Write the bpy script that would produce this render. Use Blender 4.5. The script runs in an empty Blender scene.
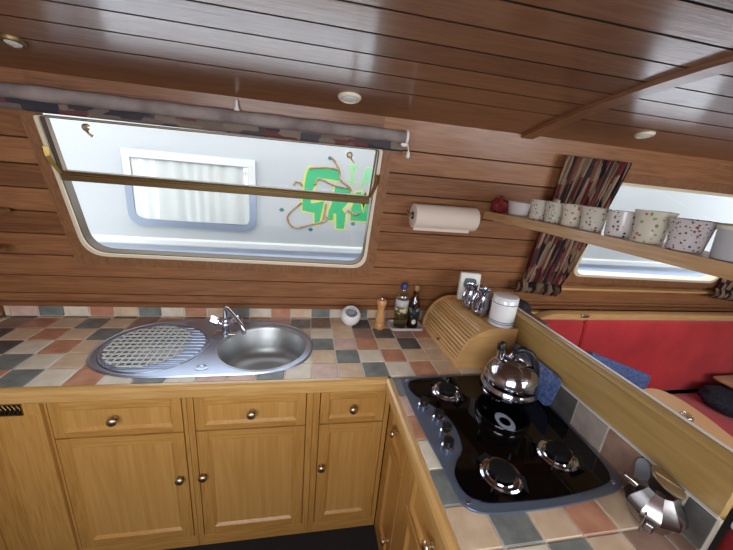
import bpy, bmesh, math, random
from mathutils import Vector, Matrix
random.seed(7)
C = bpy.context.scene.collection
PI = math.pi
sc = bpy.context.scene

# ------------------------------------------------------------------ helpers
def chain(o):
    m = Matrix.Identity(4)
    while o is not None: m = o.matrix_basis @ m; o = o.parent
    return m

def link(name, bm, mats, parent=None, smooth=False, angle=None):
    me = bpy.data.meshes.new(name)
    bmesh.ops.recalc_face_normals(bm, faces=bm.faces)
    if parent is not None:
        bmesh.ops.transform(bm, matrix=chain(parent).inverted(), verts=bm.verts)
    bm.to_mesh(me); bm.free()
    for m in (mats if isinstance(mats, (list, tuple)) else [mats]):
        me.materials.append(m)
    if smooth:
        for p in me.polygons: p.use_smooth = True
        if angle:
            bmm = bmesh.new(); bmm.from_mesh(me)
            for e in bmm.edges:
                if len(e.link_faces) == 2 and e.calc_face_angle(0) > math.radians(angle): e.smooth = False
            bmm.to_mesh(me); bmm.free()
    o = bpy.data.objects.new(name, me); C.objects.link(o)
    if parent is not None: o.parent = parent
    return o

def tag(o, label=None, cat=None, group=None, kind=None):
    if label: o['label'] = label
    if cat: o['category'] = cat
    if group: o['group'] = group
    if kind: o['kind'] = kind
    return o

def thing(name, loc, label, cat, group=None, rz=0):
    o = bpy.data.objects.new(name, None); C.objects.link(o)
    o.empty_display_size = .05
    o.location = loc; o.rotation_euler = (0, 0, rz)
    o.matrix_basis = Matrix.Translation(Vector(loc)) @ Matrix.Rotation(rz, 4, 'Z')
    return tag(o, label, cat, group)

def copy_thing(src, loc, rz=0, label=None):
    r = src.copy(); C.objects.link(r)
    r.location = loc; r.rotation_euler = (0, 0, rz)
    if label: r['label'] = label
    for ch in list(src.children):
        c = ch.copy(); C.objects.link(c); c.parent = r
        for g in list(ch.children):
            d = g.copy(); C.objects.link(d); d.parent = c
    return r

def B(): return bmesh.new()

def box(bm, x0, x1, y0, y1, z0, z1, bev=0, mat=0, M=None, seg=2):
    t = bmesh.new()
    bmesh.ops.create_cube(t, size=1)
    bmesh.ops.scale(t, vec=(abs(x1-x0), abs(y1-y0), abs(z1-z0)), verts=t.verts)
    bmesh.ops.translate(t, vec=((x0+x1)/2, (y0+y1)/2, (z0+z1)/2), verts=t.verts)
    if bev: bmesh.ops.bevel(t, geom=t.edges[:], offset=bev, segments=seg, affect='EDGES', profile=.5)
    if M is not None: bmesh.ops.transform(t, matrix=M, verts=t.verts)
    merge(bm, t, mat)

def merge(bm, t, mat=0):
    vm = {}
    for v in t.verts: vm[v] = bm.verts.new(v.co)
    for f in t.faces:
        try:
            nf = bm.faces.new([vm[v] for v in f.verts]); nf.material_index = mat if mat else f.material_index
            nf.smooth = f.smooth
        except ValueError: pass
    t.free()

def lathe(bm, prof, c=(0, 0, 0), seg=32, M=None, mat=0, cap=True):
    rings = []; t = bmesh.new()
    for r, z in prof:
        if r < 1e-5: rings.append([t.verts.new((0, 0, z))])
        else: rings.append([t.verts.new((r*math.cos(2*PI*i/seg), r*math.sin(2*PI*i/seg), z)) for i in range(seg)])
    for a, b in zip(rings[:-1], rings[1:]):
        for i in range(seg):
            j = (i+1) % seg
            if len(a) == 1 and len(b) == 1: continue
            if len(a) == 1: t.faces.new((a[0], b[j], b[i]))
            elif len(b) == 1: t.faces.new((a[i], a[j], b[0]))
            else: t.faces.new((a[i], a[j], b[j], b[i]))
    if cap:
        for r in (rings[0], rings[-1]):
            if len(r) > 2: t.faces.new(r)
    T = Matrix.Translation(Vector(c))
    if M is not None: T = T @ M
    bmesh.ops.transform(t, matrix=T, verts=t.verts)
    merge(bm, t, mat)

def tube(bm, pts, r, seg=10, mat=0, closed=False, cap=True):
    t = bmesh.new()
    pts = [Vector(p) for p in pts]; n = len(pts)
    rr = r if isinstance(r, (list, tuple)) else [r]*n
    rings = []; up = None
    for i in range(n):
        if closed: d = pts[(i+1) % n]-pts[i-1]
        else: d = pts[min(i+1, n-1)]-pts[max(i-1, 0)]
        if d.length < 1e-9: d = Vector((0, 0, 1))
        d.normalize()
        if up is None: up = Vector((0, 0, 1)) if abs(d.z) < .9 else Vector((1, 0, 0))
        s = d.cross(up)
        if s.length < 1e-4: s = d.cross(Vector((0, 1, 0)))
        s.normalize(); u = s.cross(d).normalized(); up = u
        rings.append([t.verts.new(pts[i]+s*math.cos(2*PI*k/seg)*rr[i]+u*math.sin(2*PI*k/seg)*rr[i]) for k in range(seg)])
    m = n if closed else n-1
    for i in range(m):
        a, b = rings[i], rings[(i+1) % n]
        for k in range(seg): t.faces.new((a[k], a[(k+1) % seg], b[(k+1) % seg], b[k]))
    if cap and not closed: t.faces.new(rings[0]); t.faces.new(rings[-1])
    merge(bm, t, mat)

def spline(pts, n=6, closed=True):
    out = []; N = len(pts); P = [Vector(p) for p in pts]
    for i in range(N if closed else N-1):
        if closed: a, b, c, d = P[i-1], P[i], P[(i+1) % N], P[(i+2) % N]
        else: a, b, c, d = P[max(i-1, 0)], P[i], P[i+1], P[min(i+2, N-1)]
        for k in range(n):
            t = k/n
            out.append(.5*((2*b)+(c-a)*t+(2*a-5*b+4*c-d)*t*t+(3*b-a-3*c+d)*t**3))
    if not closed: out.append(P[-1])
    return out

def rrect(x0, x1, y0, y1, r, n=6):
    pts = []
    for cx, cy, a0 in ((x1-r, y1-r, 0), (x0+r, y1-r, 90), (x0+r, y0+r, 180), (x1-r, y0+r, 270)):
        for k in range(n+1):
            a = math.radians(a0+90*k/n); pts.append((cx+r*math.cos(a), cy+r*math.sin(a)))
    return pts

def rquad(q, rads, n=7):
    """rounded quad: q = four corners in order, rads = four radii"""
    out = []
    for i in range(4):
        p = Vector(q[i]); a = (Vector(q[i-1])-p).normalized(); b = (Vector(q[(i+1) % 4])-p).normalized(); r = rads[i]
        s, e = p+a*r, p+b*r
        for k in range(n+1):
            t = k/n
            out.append((s*(1-t)**2+p*2*t*(1-t)+e*t*t))
    return [(v[0], v[1]) for v in out]

def prism(bm, outline, f, n0, n1, mat=0, bev=0):
    """outline list of 2D pts, f(u,v,n)->3D"""
    t = bmesh.new()
    a = [t.verts.new(f(p[0], p[1], n0)) for p in outline]; b = [t.verts.new(f(p[0], p[1], n1)) for p in outline]
    t.faces.new(a[::-1]); top = t.faces.new(b)
    for i in range(len(a)):
        j = (i+1) % len(a); t.faces.new((a[i], a[j], b[j], b[i]))
    if bev: bmesh.ops.bevel(t, geom=list(top.edges), offset=bev, segments=2, affect='EDGES', profile=.5)
    merge(bm, t, mat)

def ring(bm, outer, inner, f, n0, n1, mat=0):
    t = bmesh.new(); N = len(outer)
    V = [[t.verts.new(f(p[0], p[1], n)) for p in ol] for ol, n in ((outer, n0), (outer, n1), (inner, n1), (inner, n0))]
    for k in range(4):
        a, b = V[k], V[(k+1) % 4]
        for i in range(N):
            j = (i+1) % N; t.faces.new((a[i], a[j], b[j], b[i]))
    merge(bm, t, mat)

def XY(z0=0): return lambda u, v, n: (u, v, z0+n)

# ------------------------------------------------------------------ materials
def srgb(*c):
    return tuple(((x/255)/12.92 if x/255 <= .04045 else ((x/255+.055)/1.055)**2.4) for x in c)+(1,)

def mat(name, col, rough=.5, metal=0, **kw):
    m = bpy.data.materials.new(name); m.use_nodes = True
    p = m.node_tree.nodes['Principled BSDF']
    p.inputs['Base Color'].default_value = col; p.inputs['Roughness'].default_value = rough; p.inputs['Metallic'].default_value = metal
    for k, v in kw.items(): p.inputs[k.replace('_', ' ')].default_value = v
    return m

def N(m, t, **kw):
    n = m.node_tree.nodes.new(t)
    for k, v in kw.items(): setattr(n, k, v)
    return n
def L(m, a, b): m.node_tree.links.new(a, b)

def ramp(m, stops, interp='LINEAR'):
    r = N(m, 'ShaderNodeValToRGB'); e = r.color_ramp; e.interpolation = interp
    while len(e.elements) < len(stops): e.elements.new(.5)
    for el, (p, c) in zip(e.elements, stops): el.position = p; el.color = c
    return r

def wood(name, cols, axis=0, rough=.35, coat=.3, island=.35, scale=1.0, coat_rough=.15, bump=.08):
    """grain along axis; cols dark, mid, light"""
    m = mat(name, cols[1], rough, 0, Coat_Weight=coat, Coat_Roughness=coat_rough)
    p = m.node_tree.nodes['Principled BSDF']
    tc = N(m, 'ShaderNodeTexCoord'); geo = N(m, 'ShaderNodeNewGeometry')
    add = N(m, 'ShaderNodeVectorMath', operation='ADD')
    rnd = N(m, 'ShaderNodeMath', operation='MULTIPLY'); rnd.inputs[1].default_value = 17.3
    L(m, geo.outputs['Random Per Island'], rnd.inputs[0])
    L(m, tc.outputs['Object'], add.inputs[0]); L(m, rnd.outputs[0], add.inputs[1])
    mp = N(m, 'ShaderNodeMapping'); s = [14*scale]*3; s[axis] = 1.1*scale; mp.inputs['Scale'].default_value = s
    L(m, add.outputs[0], mp.inputs[0])
    n1 = N(m, 'ShaderNodeTexNoise'); n1.inputs['Scale'].default_value = 1.3; n1.inputs['Detail'].default_value = 3; n1.inputs['Distortion'].default_value = .4
    L(m, mp.outputs[0], n1.inputs['Vector'])
    # cathedral rings
    mul = N(m, 'ShaderNodeMath', operation='MULTIPLY'); mul.inputs[1].default_value = 42
    sn = N(m, 'ShaderNodeMath', operation='SINE')
    L(m, n1.outputs['Fac'], mul.inputs[0]); L(m, mul.outputs[0], sn.inputs[0])
    mp2 = N(m, 'ShaderNodeMapping'); s2 = [150*scale]*3; s2[axis] = 5*scale; mp2.inputs['Scale'].default_value = s2
    L(m, add.outputs[0], mp2.inputs[0])
    n2 = N(m, 'ShaderNodeTexNoise'); n2.inputs['Scale'].default_value = 1.6; n2.inputs['Detail'].default_value = 4
    L(m, mp2.outputs[0], n2.inputs['Vector'])
    a = N(m, 'ShaderNodeMath', operation='MULTIPLY_ADD'); a.inputs[1].default_value = .045; a.inputs[2].default_value = 0
    L(m, sn.outputs[0], a.inputs[0])
    b = N(m, 'ShaderNodeMath', operation='MULTIPLY_ADD'); b.inputs[1].default_value = .5
    L(m, n2.outputs['Fac'], b.inputs[0]); L(m, a.outputs[0], b.inputs[2])
    n3 = N(m, 'ShaderNodeMath', operation='MULTIPLY_ADD'); n3.inputs[1].default_value = island
    L(m, geo.outputs['Random Per Island'], n3.inputs[0]); L(m, b.outputs[0], n3.inputs[2])
    sub = N(m, 'ShaderNodeMath', operation='SUBTRACT'); sub.inputs[1].default_value = island/2-.25
    L(m, n3.outputs[0], sub.inputs[0])
    r = ramp(m, [(.25, cols[0]), (.5, cols[1]), (.78, cols[2])])
    L(m, sub.outputs[0], r.inputs[0]); L(m, r.outputs[0], p.inputs['Base Color'])
    bp = N(m, 'ShaderNodeBump'); bp.inputs['Strength'].default_value = bump; bp.inputs['Distance'].default_value = .002
    L(m, n2.outputs['Fac'], bp.inputs['Height']); L(m, bp.outputs[0], p.inputs['Normal']); L(m, bp.outputs[0], p.inputs['Coat Normal'])
    return m

def mottled(name, c1, c2, scale=25, rough=.5, bump=.15, metal=0, **kw):
    m = mat(name, c1, rough, metal, **kw); p = m.node_tree.nodes['Principled BSDF']
    tc = N(m, 'ShaderNodeTexCoord'); geo = N(m, 'ShaderNodeNewGeometry')
    rnd = N(m, 'ShaderNodeMath', operation='MULTIPLY'); rnd.inputs[1].default_value = 31
    add = N(m, 'ShaderNodeVectorMath', operation='ADD')
    L(m, geo.outputs['Random Per Island'], rnd.inputs[0]); L(m, tc.outputs['Object'], add.inputs[0]); L(m, rnd.outputs[0], add.inputs[1])
    n = N(m, 'ShaderNodeTexNoise'); n.inputs['Scale'].default_value = scale; n.inputs['Detail'].default_value = 5
    L(m, add.outputs[0], n.inputs['Vector'])
    r = ramp(m, [(.3, c1), (.7, c2)]); L(m, n.outputs['Fac'], r.inputs[0])
    L(m, r.outputs[0], p.inputs['Base Color'])
    if bump:
        bp = N(m, 'ShaderNodeBump'); bp.inputs['Strength'].default_value = bump; bp.inputs['Distance'].default_value = .003
        L(m, n.outputs['Fac'], bp.inputs['Height']); L(m, bp.outputs[0], p.inputs['Normal'])
    return m

def patches(name, cols, vec_scale, rough=.85, extra=None, coord='Object'):
    m = mat(name, cols[0], rough); p = m.node_tree.nodes['Principled BSDF']
    tc = N(m, 'ShaderNodeTexCoord'); mp = N(m, 'ShaderNodeMapping'); mp.inputs['Scale'].default_value = vec_scale
    L(m, tc.outputs[coord], mp.inputs[0])
    v = N(m, 'ShaderNodeTexVoronoi'); v.distance = 'CHEBYCHEV'; v.inputs['Scale'].default_value = 1; v.inputs['Randomness'].default_value = .8
    L(m, mp.outputs[0], v.inputs['Vector'])
    sp = N(m, 'ShaderNodeSeparateColor'); L(m, v.outputs['Color'], sp.inputs[0])
    k = len(cols); r = ramp(m, [(i/k, c) for i, c in enumerate(cols)], 'CONSTANT')
    L(m, sp.outputs[0], r.inputs[0])
    n = N(m, 'ShaderNodeTexNoise'); n.inputs['Scale'].default_value = 60
    mx = N(m, 'ShaderNodeMixRGB', blend_type='MULTIPLY'); mx.inputs[0].default_value = .5
    L(m, r.outputs[0], mx.inputs[1]); L(m, n.outputs['Fac'], mx.inputs[2]); L(m, mx.outputs[0], p.inputs['Base Color'])
    return m

def floral(name, base, spots, scale):
    m = mat(name, base, .25, 0, Coat_Weight=.3); p = m.node_tree.nodes['Principled BSDF']
    tc = N(m, 'ShaderNodeTexCoord')
    v = N(m, 'ShaderNodeTexVoronoi'); v.inputs['Scale'].default_value = scale; L(m, tc.outputs['Object'], v.inputs['Vector'])
    sp = N(m, 'ShaderNodeSeparateColor'); L(m, v.outputs['Color'], sp.inputs[0])
    r = ramp(m, [(i/len(spots), c) for i, c in enumerate(spots)], 'CONSTANT'); L(m, sp.outputs[0], r.inputs[0])
    n = N(m, 'ShaderNodeTexNoise'); n.inputs['Scale'].default_value = scale*2
    L(m, tc.outputs['Object'], n.inputs['Vector'])
    ad = N(m, 'ShaderNodeMath', operation='MULTIPLY_ADD'); ad.inputs[1].default_value = .5; L(m, n.outputs['Fac'], ad.inputs[0]); L(m, v.outputs['Distance'], ad.inputs[2])
    lt = N(m, 'ShaderNodeMath', operation='LESS_THAN'); lt.inputs[1].default_value = .53; L(m, ad.outputs[0], lt.inputs[0])
    mx = N(m, 'ShaderNodeMixRGB'); L(m, lt.outputs[0], mx.inputs[0]); mx.inputs[1].default_value = base; L(m, r.outputs[0], mx.inputs[2])
    L(m, mx.outputs[0], p.inputs['Base Color'])
    return m

def pane(name, tint=(1, 1, 1, 1), gl=.06):
    m = bpy.data.materials.new(name); m.use_nodes = True; nt = m.node_tree; nt.nodes.clear()
    o = nt.nodes.new('ShaderNodeOutputMaterial'); t = nt.nodes.new('ShaderNodeBsdfTransparent'); t.inputs[0].default_value = tint
    g = nt.nodes.new('ShaderNodeBsdfGlossy'); g.inputs['Roughness'].default_value = .02
    x = nt.nodes.new('ShaderNodeMixShader'); x.inputs[0].default_value = gl
    nt.links.new(t.outputs[0], x.inputs[1]); nt.links.new(g.outputs[0], x.inputs[2]); nt.links.new(x.outputs[0], o.inputs[0])
    return m

M_wall = wood('varnished_wall_boards', [srgb(92, 57, 36), srgb(136, 90, 58), srgb(172, 122, 82)], 0, .42, .15, .24)
M_ceil = wood('varnished_ceiling_boards', [srgb(84, 52, 33), srgb(116, 76, 50), srgb(146, 102, 70)], 0, .5, .85, .16, coat_rough=.15, bump=.16)
M_trimx = wood('wall_trim_wood', [srgb(100, 64, 40), srgb(138, 92, 60), srgb(168, 120, 82)], 0, .4, .3, .2)
M_trimz = wood('window_surround_wood', [srgb(104, 68, 44), srgb(140, 98, 66), srgb(166, 122, 86)], 2, .4, .3, .1)
M_beam = wood('beam_wood', [srgb(96, 62, 40), srgb(134, 92, 62), srgb(160, 114, 80)], 1, .4, .4, .1)
oak = [srgb(170, 120, 56), srgb(204, 154, 84), srgb(224, 180, 112)]
oakd = [srgb(160, 110, 50), srgb(194, 144, 76), srgb(214, 168, 100)]
M_oakx = wood('oak_rail', oak, 0, .38, .25, .2, 1.2); M_oaky = wood('oak_rail_depth', oak, 1, .38, .25, .2, 1.2)
M_oakz = wood('oak_stile', oakd, 2, .38, .25, .25, 1.2); M_oakp = wood('oak_panel', [srgb(184, 134, 68), srgb(200, 150, 82), srgb(216, 170, 104)], 2, .35, .3, .1, .5)
M_edge = wood('oak_worktop_edge', [srgb(168, 124, 66), srgb(200, 156, 94), srgb(222, 184, 122)], 0, .32, .4, .1)
M_edgey = wood('oak_worktop_edge_side', [srgb(168, 124, 66), srgb(200, 156, 94), srgb(222, 184, 122)], 1, .32, .4, .1)
M_part = wood('partition_oak', [srgb(150, 118, 66), srgb(172, 140, 84), srgb(188, 156, 100)], 1, .42, .2, .05, .5)
M_pine = wood('pine', [srgb(184, 138, 84), srgb(214, 172, 116), srgb(232, 196, 144)], 0, .4, .2, .15, 1.4)
M_piney = wood('pine_depth', [srgb(200, 152, 96), srgb(222, 180, 124), srgb(236, 200, 148)], 1, .35, .3, .3, 1.2)
M_shelf = wood('shelf_wood', [srgb(146, 106, 66), srgb(184, 144, 98), srgb(212, 176, 130)], 1, .4, .3, .1, .6)
M_mill = wood('turned_beech', [srgb(176, 118, 66), srgb(206, 150, 96), srgb(224, 176, 124)], 2, .4, .2, .1)
M_black = mat('black', srgb(14, 14, 15), .4)
M_dark = mat('dark_gap', srgb(22, 18, 15), .8)
M_floor = mottled('dark_carpet', srgb(18, 18, 22), srgb(40, 38, 42), 220, .95, .6)
M_steel = mat('brushed_steel', srgb(176, 188, 210), .36, 1)
M_steelb = mat('brushed_steel_bowl', srgb(190, 194, 196), .42, 1)
M_chrome = mat('chrome', srgb(206, 212, 226), .12, 1)
M_brass = mat('brass', srgb(196, 168, 100), .28, 1)
M_abrass = mat('antique_brass_frame', srgb(128, 106, 72), .42, .7)
M_pewter = mat('antique_pewter', srgb(206, 192, 166), .34, 1)
M_cream = mat('cream_paint', srgb(226, 214, 190), .45)
M_white = mat('white_plastic', srgb(235, 235, 232), .4)
M_paper = mat('kitchen_paper', srgb(222, 206, 194), .9)
M_hobm = mat('hob_steel_trim', srgb(112, 128, 152), .33, .6)
M_hobg = mat('hob_black_glass', srgb(4, 4, 5), .05, 0, Specular_IOR_Level=.28)
M_iron = mat('cast_iron', srgb(14, 14, 15), .65, 0, Specular_IOR_Level=.25)
M_red = mottled('red_velour', srgb(176, 22, 34), srgb(206, 46, 52), 6, .75, .1, Sheen_Weight=.4)
M_redd = mottled('dark_red_velour', srgb(120, 12, 22), srgb(140, 24, 34), 6, .75, .1)
M_blue = mottled('blue_cloth', srgb(60, 78, 128), srgb(104, 124, 176), 60, .8, .3)
M_glass = pane('window_pane', (1, 1, 1, 1), .05)
M_gboard = mottled('blue_speckled_glass', srgb(62, 82, 142), srgb(118, 138, 186), 70, .2, .3, Coat_Weight=.5)
M_ceram = mat('white_ceramic', srgb(236, 236, 238), .25, 0, Coat_Weight=.4)
M_bluepaint = mat('blue_glaze_stripe', srgb(62, 84, 150), .3)
T = {
 's': mottled('slate_tile', srgb(100, 106, 104), srgb(136, 140, 136), 22, .42),
 'd': mottled('dark_slate_tile', srgb(76, 74, 74), srgb(104, 102, 98), 22, .42),
 'c': mottled('cream_tile', srgb(208, 198, 180), srgb(228, 220, 204), 22, .42),
 't': mottled('tan_tile', srgb(198, 170, 142), srgb(220, 196, 168), 22, .42),
 'p': mottled('pink_tile', srgb(196, 162, 148), srgb(218, 190, 178), 22, .42),
 'r': mottled('terracotta_tile', srgb(176, 120, 94), srgb(202, 150, 122), 22, .42),
 'm': mottled('mauve_grey_tile', srgb(150, 138, 132), srgb(176, 164, 156), 22, .42),
 'b': mottled('brown_tile', srgb(138, 108, 94), srgb(164, 134, 118), 22, .42),
}
TI = {k: i+1 for i, k in enumerate(T)}
M_grout = mat('grout', srgb(222, 216, 204), .8)
TM = [M_grout]+list(T.values())

# ------------------------------------------------------------------ setting
TA = math.tan(math.radians(11)); CA = math.cos(math.radians(11)); SA = math.sin(math.radians(11))
def WP(x, z, n=0):
    return (x, .53-(z-.95)*TA-n*CA, z-n*SA)
def yc(y): return 1.958-.128*(y+.54)**2      # cambered ceiling
FZ = .07
XL, XR, YF = -1.63, 3.5, -1.61
ZTOP = 1.862

def struct(name, bm, m, parent=None, smooth=False):
    o = link(name, bm, m, parent, smooth)
    if parent is None: o['kind'] = 'structure'
    return o

bm = B(); box(bm, XL-.05, XR+.05, YF-.15, .62, FZ-.06, FZ); struct('floor', bm, M_floor)

W1 = (-1.262, -.045, 1.205, 1.745); W2 = (1.13, 2.19, 1.185, 1.705)
def planks(bm, x0, x1, zs, wins, g=.0022):
    for z0, z1 in zip(zs[:-1], zs[1:]):
        cuts = [x0]
        segs = []
        act = [w for w in wins if w[2] < z1-.001 and w[3] > z0+.001]
        cur = x0
        for w in sorted(act):
            # full-height pieces left of window; leftover slivers above / below
            segs.append((cur, w[0], z0, z1))
            if w[2] > z0+.004: segs.append((w[0], w[1], z0, w[2]))
            if w[3] < z1-.004: segs.append((w[0], w[1], w[3], z1))
            cur = w[1]
        segs.append((cur, x1, z0, z1))
        for a, b, c, d in segs:
            c2 = c+(g if abs(c-z0) < 1e-6 else 0); d2 = d-(g if abs(d-z1) < 1e-6 else 0)
            t = bmesh.new(); 
            pr = [(c2, .0025), (c2+.0015, .004), (d2-.0015, .004), (d2, .0025), (d2, -.012), (c2, -.012)]
            if d2-c2 < .008: pr = [(c2, 0), (d2, 0), (d2, -.012), (c2, -.012)]
            A = [t.verts.new(WP(a, z, n)) for z, n in pr]; Bv = [t.verts.new(WP(b, z, n)) for z, n in pr]
            t.faces.new(A[::-1]); t.faces.new(Bv)
            for i in range(len(pr)):
                j = (i+1) % len(pr); t.faces.new((A[i], A[j], Bv[j], Bv[i]))
            merge(bm, t)
zs = [.96, 1.013, 1.10, 1.197, 1.29, 1.383, 1.473, 1.56, 1.65, 1.742, ZTOP]
bm = B(); planks(bm, XL, XR, zs, [W1, W2])
wall = struct('wall_back', bm, M_wall)
# backing skin behind the boards (dark grooves) with the same openings, plus lower wall
bm = B()
def wbox(bm, x0, x1, z0, z1, n0, n1, mat=0):
    prism(bm, [(x0, z0), (x1, z0), (x1, z1), (x0, z1)], lambda u, v, n: WP(u, v, n), n0, n1, mat)
for a, b, c, d in ((XL-.03, W1[0], .9, 1.9), (W1[1], W2[0], .9, 1.9), (W2[1], XR+.03, .9, 1.9), (W1[0], W1[1], .9, W1[2]), (W1[0], W1[1], W1[3], 1.9), (W2[0], W2[1], .9, W2[2]), (W2[0], W2[1], W2[3], 1.9)):
    wbox(bm, a, b, c, d, -.03, -.0121)
box(bm, XL-.03, XR+.03, .545, .57, FZ, .95)
struct('backing', bm, M_dark, wall)

# ceiling boards
ys = [.352, .14]
y = .03
while y > YF: ys.append(y); y -= .1
ys.append(YF-.02)
bm = B()
for y1, y0 in zip(ys[:-1], ys[1:]):
    g = .0036
    a, b = y0+g, y1-g
    nseg = 3; pts = []
    pts = [(a+(b-a)*k/nseg, yc(a+(b-a)*k/nseg)) for k in range(nseg+1)]+[(b-.006, yc(b)+.0045), (a+.006, yc(a)+.0045)]
    prism(bm, pts, lambda u, v, n: (n, u, v), XL, XR)
ceil = struct('ceiling', bm, M_ceil)
bm = B()
pts = [(YF-.05+k*(.47-YF)/14, yc(YF-.05+k*(.47-YF)/14)+.0046) for k in range(15)]
pts = pts+[(p[0], p[1]+.02) for p in pts[::-1]]
prism(bm, pts, lambda u, v, n: (n, u, v), XL-.03, XR+.03)
struct('backing', bm, M_dark, ceil)

# side walls
bm = B()
for k in range(9):
    z0 = FZ+k*.21; box(bm, XL-.02, XL, YF, .54, z0+.003, z0+.207, .002)
struct('wall_left', bm, M_wall)
bm = B()
for k in range(9):
    z0 = FZ+k*.21; box(bm, XR, XR+.02, YF, .54, z0+.003, z0+.207, .002)
struct('wall_right', bm, M_wall)
# wall behind the camera, two windows
bm = B()
WF = [(-1.3, -.1, 1.15, 1.72), (.7, 2.2, 1.15, 1.72)]
def fwall(bm, rects):
    for a, b, c, d in rects: box(bm, a, b, YF-.03, YF, c, d)
fwall(bm, [(XL, XR, FZ, 1.15), (XL, XR, 1.72, 1.86), (XL, -1.3, 1.15, 1.72), (-.1, .7, 1.15, 1.72), (2.2, XR, 1.15, 1.72)])
struct('wall_front', bm, M_trimx)
for i, w in enumerate(WF):
    bm = B(); fr = rrect(w[0]-.03, w[1]+.03, w[2]-.03, w[3]+.03, .05); inn = rrect(w[0], w[1], w[2], w[3], .05)
    ring(bm, fr, inn, lambda u, v, n: (u, YF+n, v), -.01, .012)
    o = struct('window_%d' % (i+3), bm, M_abrass)
    bm = B(); box(bm, w[0]-.005, w[1]+.005, YF-.02, YF-.016, w[2]-.005, w[3]+.005); struct('pane', bm, M_glass, o)

# ------------------------------------------------------------------ window 1
q1 = [(-1.250, 1.728), (-1.229, 1.222), (-.062, 1.208), (-.052, 1.738)]
def grow(q, d):
    return [(q[0][0]-d, q[0][1]+d), (q[1][0]-d, q[1][1]-d), (q[2][0]+d, q[2][1]-d), (q[3][0]+d, q[3][1]+d)]
def wring(name, q, d0, r0, d1, r1, n0, n1, m, parent=None):
    bm = B(); ring(bm, rquad(grow(q, d0), r0), rquad(grow(q, d1), r1), WP, n0, n1)
    return struct(name, bm, m, parent)
RR = [.012, .085, .07, .012]
win = wring('window_1', q1, .058, [.003]*4, .008, RR, -.012, .014, M_trimz)
def growb(q, d):
    return [(q[0][0]-d, q[0][1]), (q[1][0]-d, q[1][1]-d), (q[2][0]+d, q[2][1]-d), (q[3][0]+d, q[3][1])]
bm = B(); ring(bm, rquad(growb(q1, .013), RR), rquad(growb([(a, b-(.001 if b > 1.5 else 0)) for a, b in q1], 0), RR), WP, -.03, .02); struct('window_frame', bm, M_cream, win)
wring('window_seal', q1, .0, RR, -.003, RR, -.03, .012, mat('bronze_seal', srgb(84, 68, 48), .6), win)
bm = B(); prism(bm, rquad(grow(q1, -.002), RR), WP, -.024, -.021); struct('pane', bm, M_glass, win)
# middle bar + hopper
bm = B(); prism(bm, [(-1.238, 1.513), (-.068, 1.510), (-.068, 1.531), (-1.238, 1.535)], WP, -.012, .016, bev=.003)
struct('glazing_bar', bm, M_abrass, win)
bm = B()
prism(bm, [(-1.238, 1.5355), (-.068, 1.5315), (-.068, 1.536), (-1.238, 1.5405)], WP, -.01, .012)
struct('bar_highlight', bm, M_brass, win)
hq = [(-1.241, 1.730), (-1.234, 1.5415), (-.068, 1.5365), (-.060, 1.739)]
bm = B(); ring(bm, rquad(grow(hq, 0), [.004]*4), rquad(grow(hq, -.007), [.004]*4), WP, -.008, .012)
struct('hopper_frame', bm, mat('dark_bronze', srgb(92, 72, 50), .45, .3), win)
for sx, tx, z0 in ((-1.250, -1.236, 1.632), (-.052, -.066, 1.64)):
    bm = B(); tube(bm, [WP(sx, z0, .03), WP(sx, z0-.03, .034), WP(tx, 1.542, .02)], [.012, .010, .007], 4)
    struct('stay', bm, M_brass, win)
for lx in (-1.11, -.175):
    bm = B()
    lathe(bm, [(.013, 0), (.013, .008), (.008, .012), (0, .012)], WP(lx, 1.705, .014), 16, Matrix.Rotation(math.radians(90+11), 4, 'X'))
    tube(bm, [WP(lx, 1.70, .024), WP(lx+.01, 1.688, .03), WP(lx+.022, 1.678, .03)], [.005, .004, .005], 8)
    struct('catch', bm, M_pewter, win)

# ------------------------------------------------------------------ window 2
q2 = [(1.14, 1.695), (1.14, 1.21), (2.165, 1.195), (2.165, 1.69)]
RR2 = [.012, .06, .06, .012]
win2 = wring('window_2', q2, .055, [.003]*4, .008, RR2, -.012, .014, M_trimz)
wring('window_frame', q2, .014, RR2, .0, RR2, -.03, .022, M_cream, win2)
bm = B(); prism(bm, rquad(grow(q2, -.002), RR2), WP, -.024, -.021); struct('pane', bm, M_glass, win2)
# trims along the back wall
bm = B(); wbox(bm, XL, .56, .955, .975, 0, .02); wbox(bm, .56, XR, .985, 1.0, 0, .03); struct('trim_1', bm, M_trimx)
bm = B(); wbox(bm, 1.05, 2.45, 1.112, 1.124, 0.004, .03); struct('trim_2', bm, M_pine)

# ceiling beam
bm = B()
n = 24; pts = [(YF+(.356-YF)*k/n, yc(YF+(.356-YF)*k/n)-.014) for k in range(n+1)]
pts = pts+[(p[0], p[1]+.020) for p in pts[::-1]]
prism(bm, pts, lambda u, v, n: (n, u, v), .565, .622)
o = link('ceiling_beam', bm, M_beam); o['kind'] = 'structure'; o.name = 'trim_3'

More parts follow.
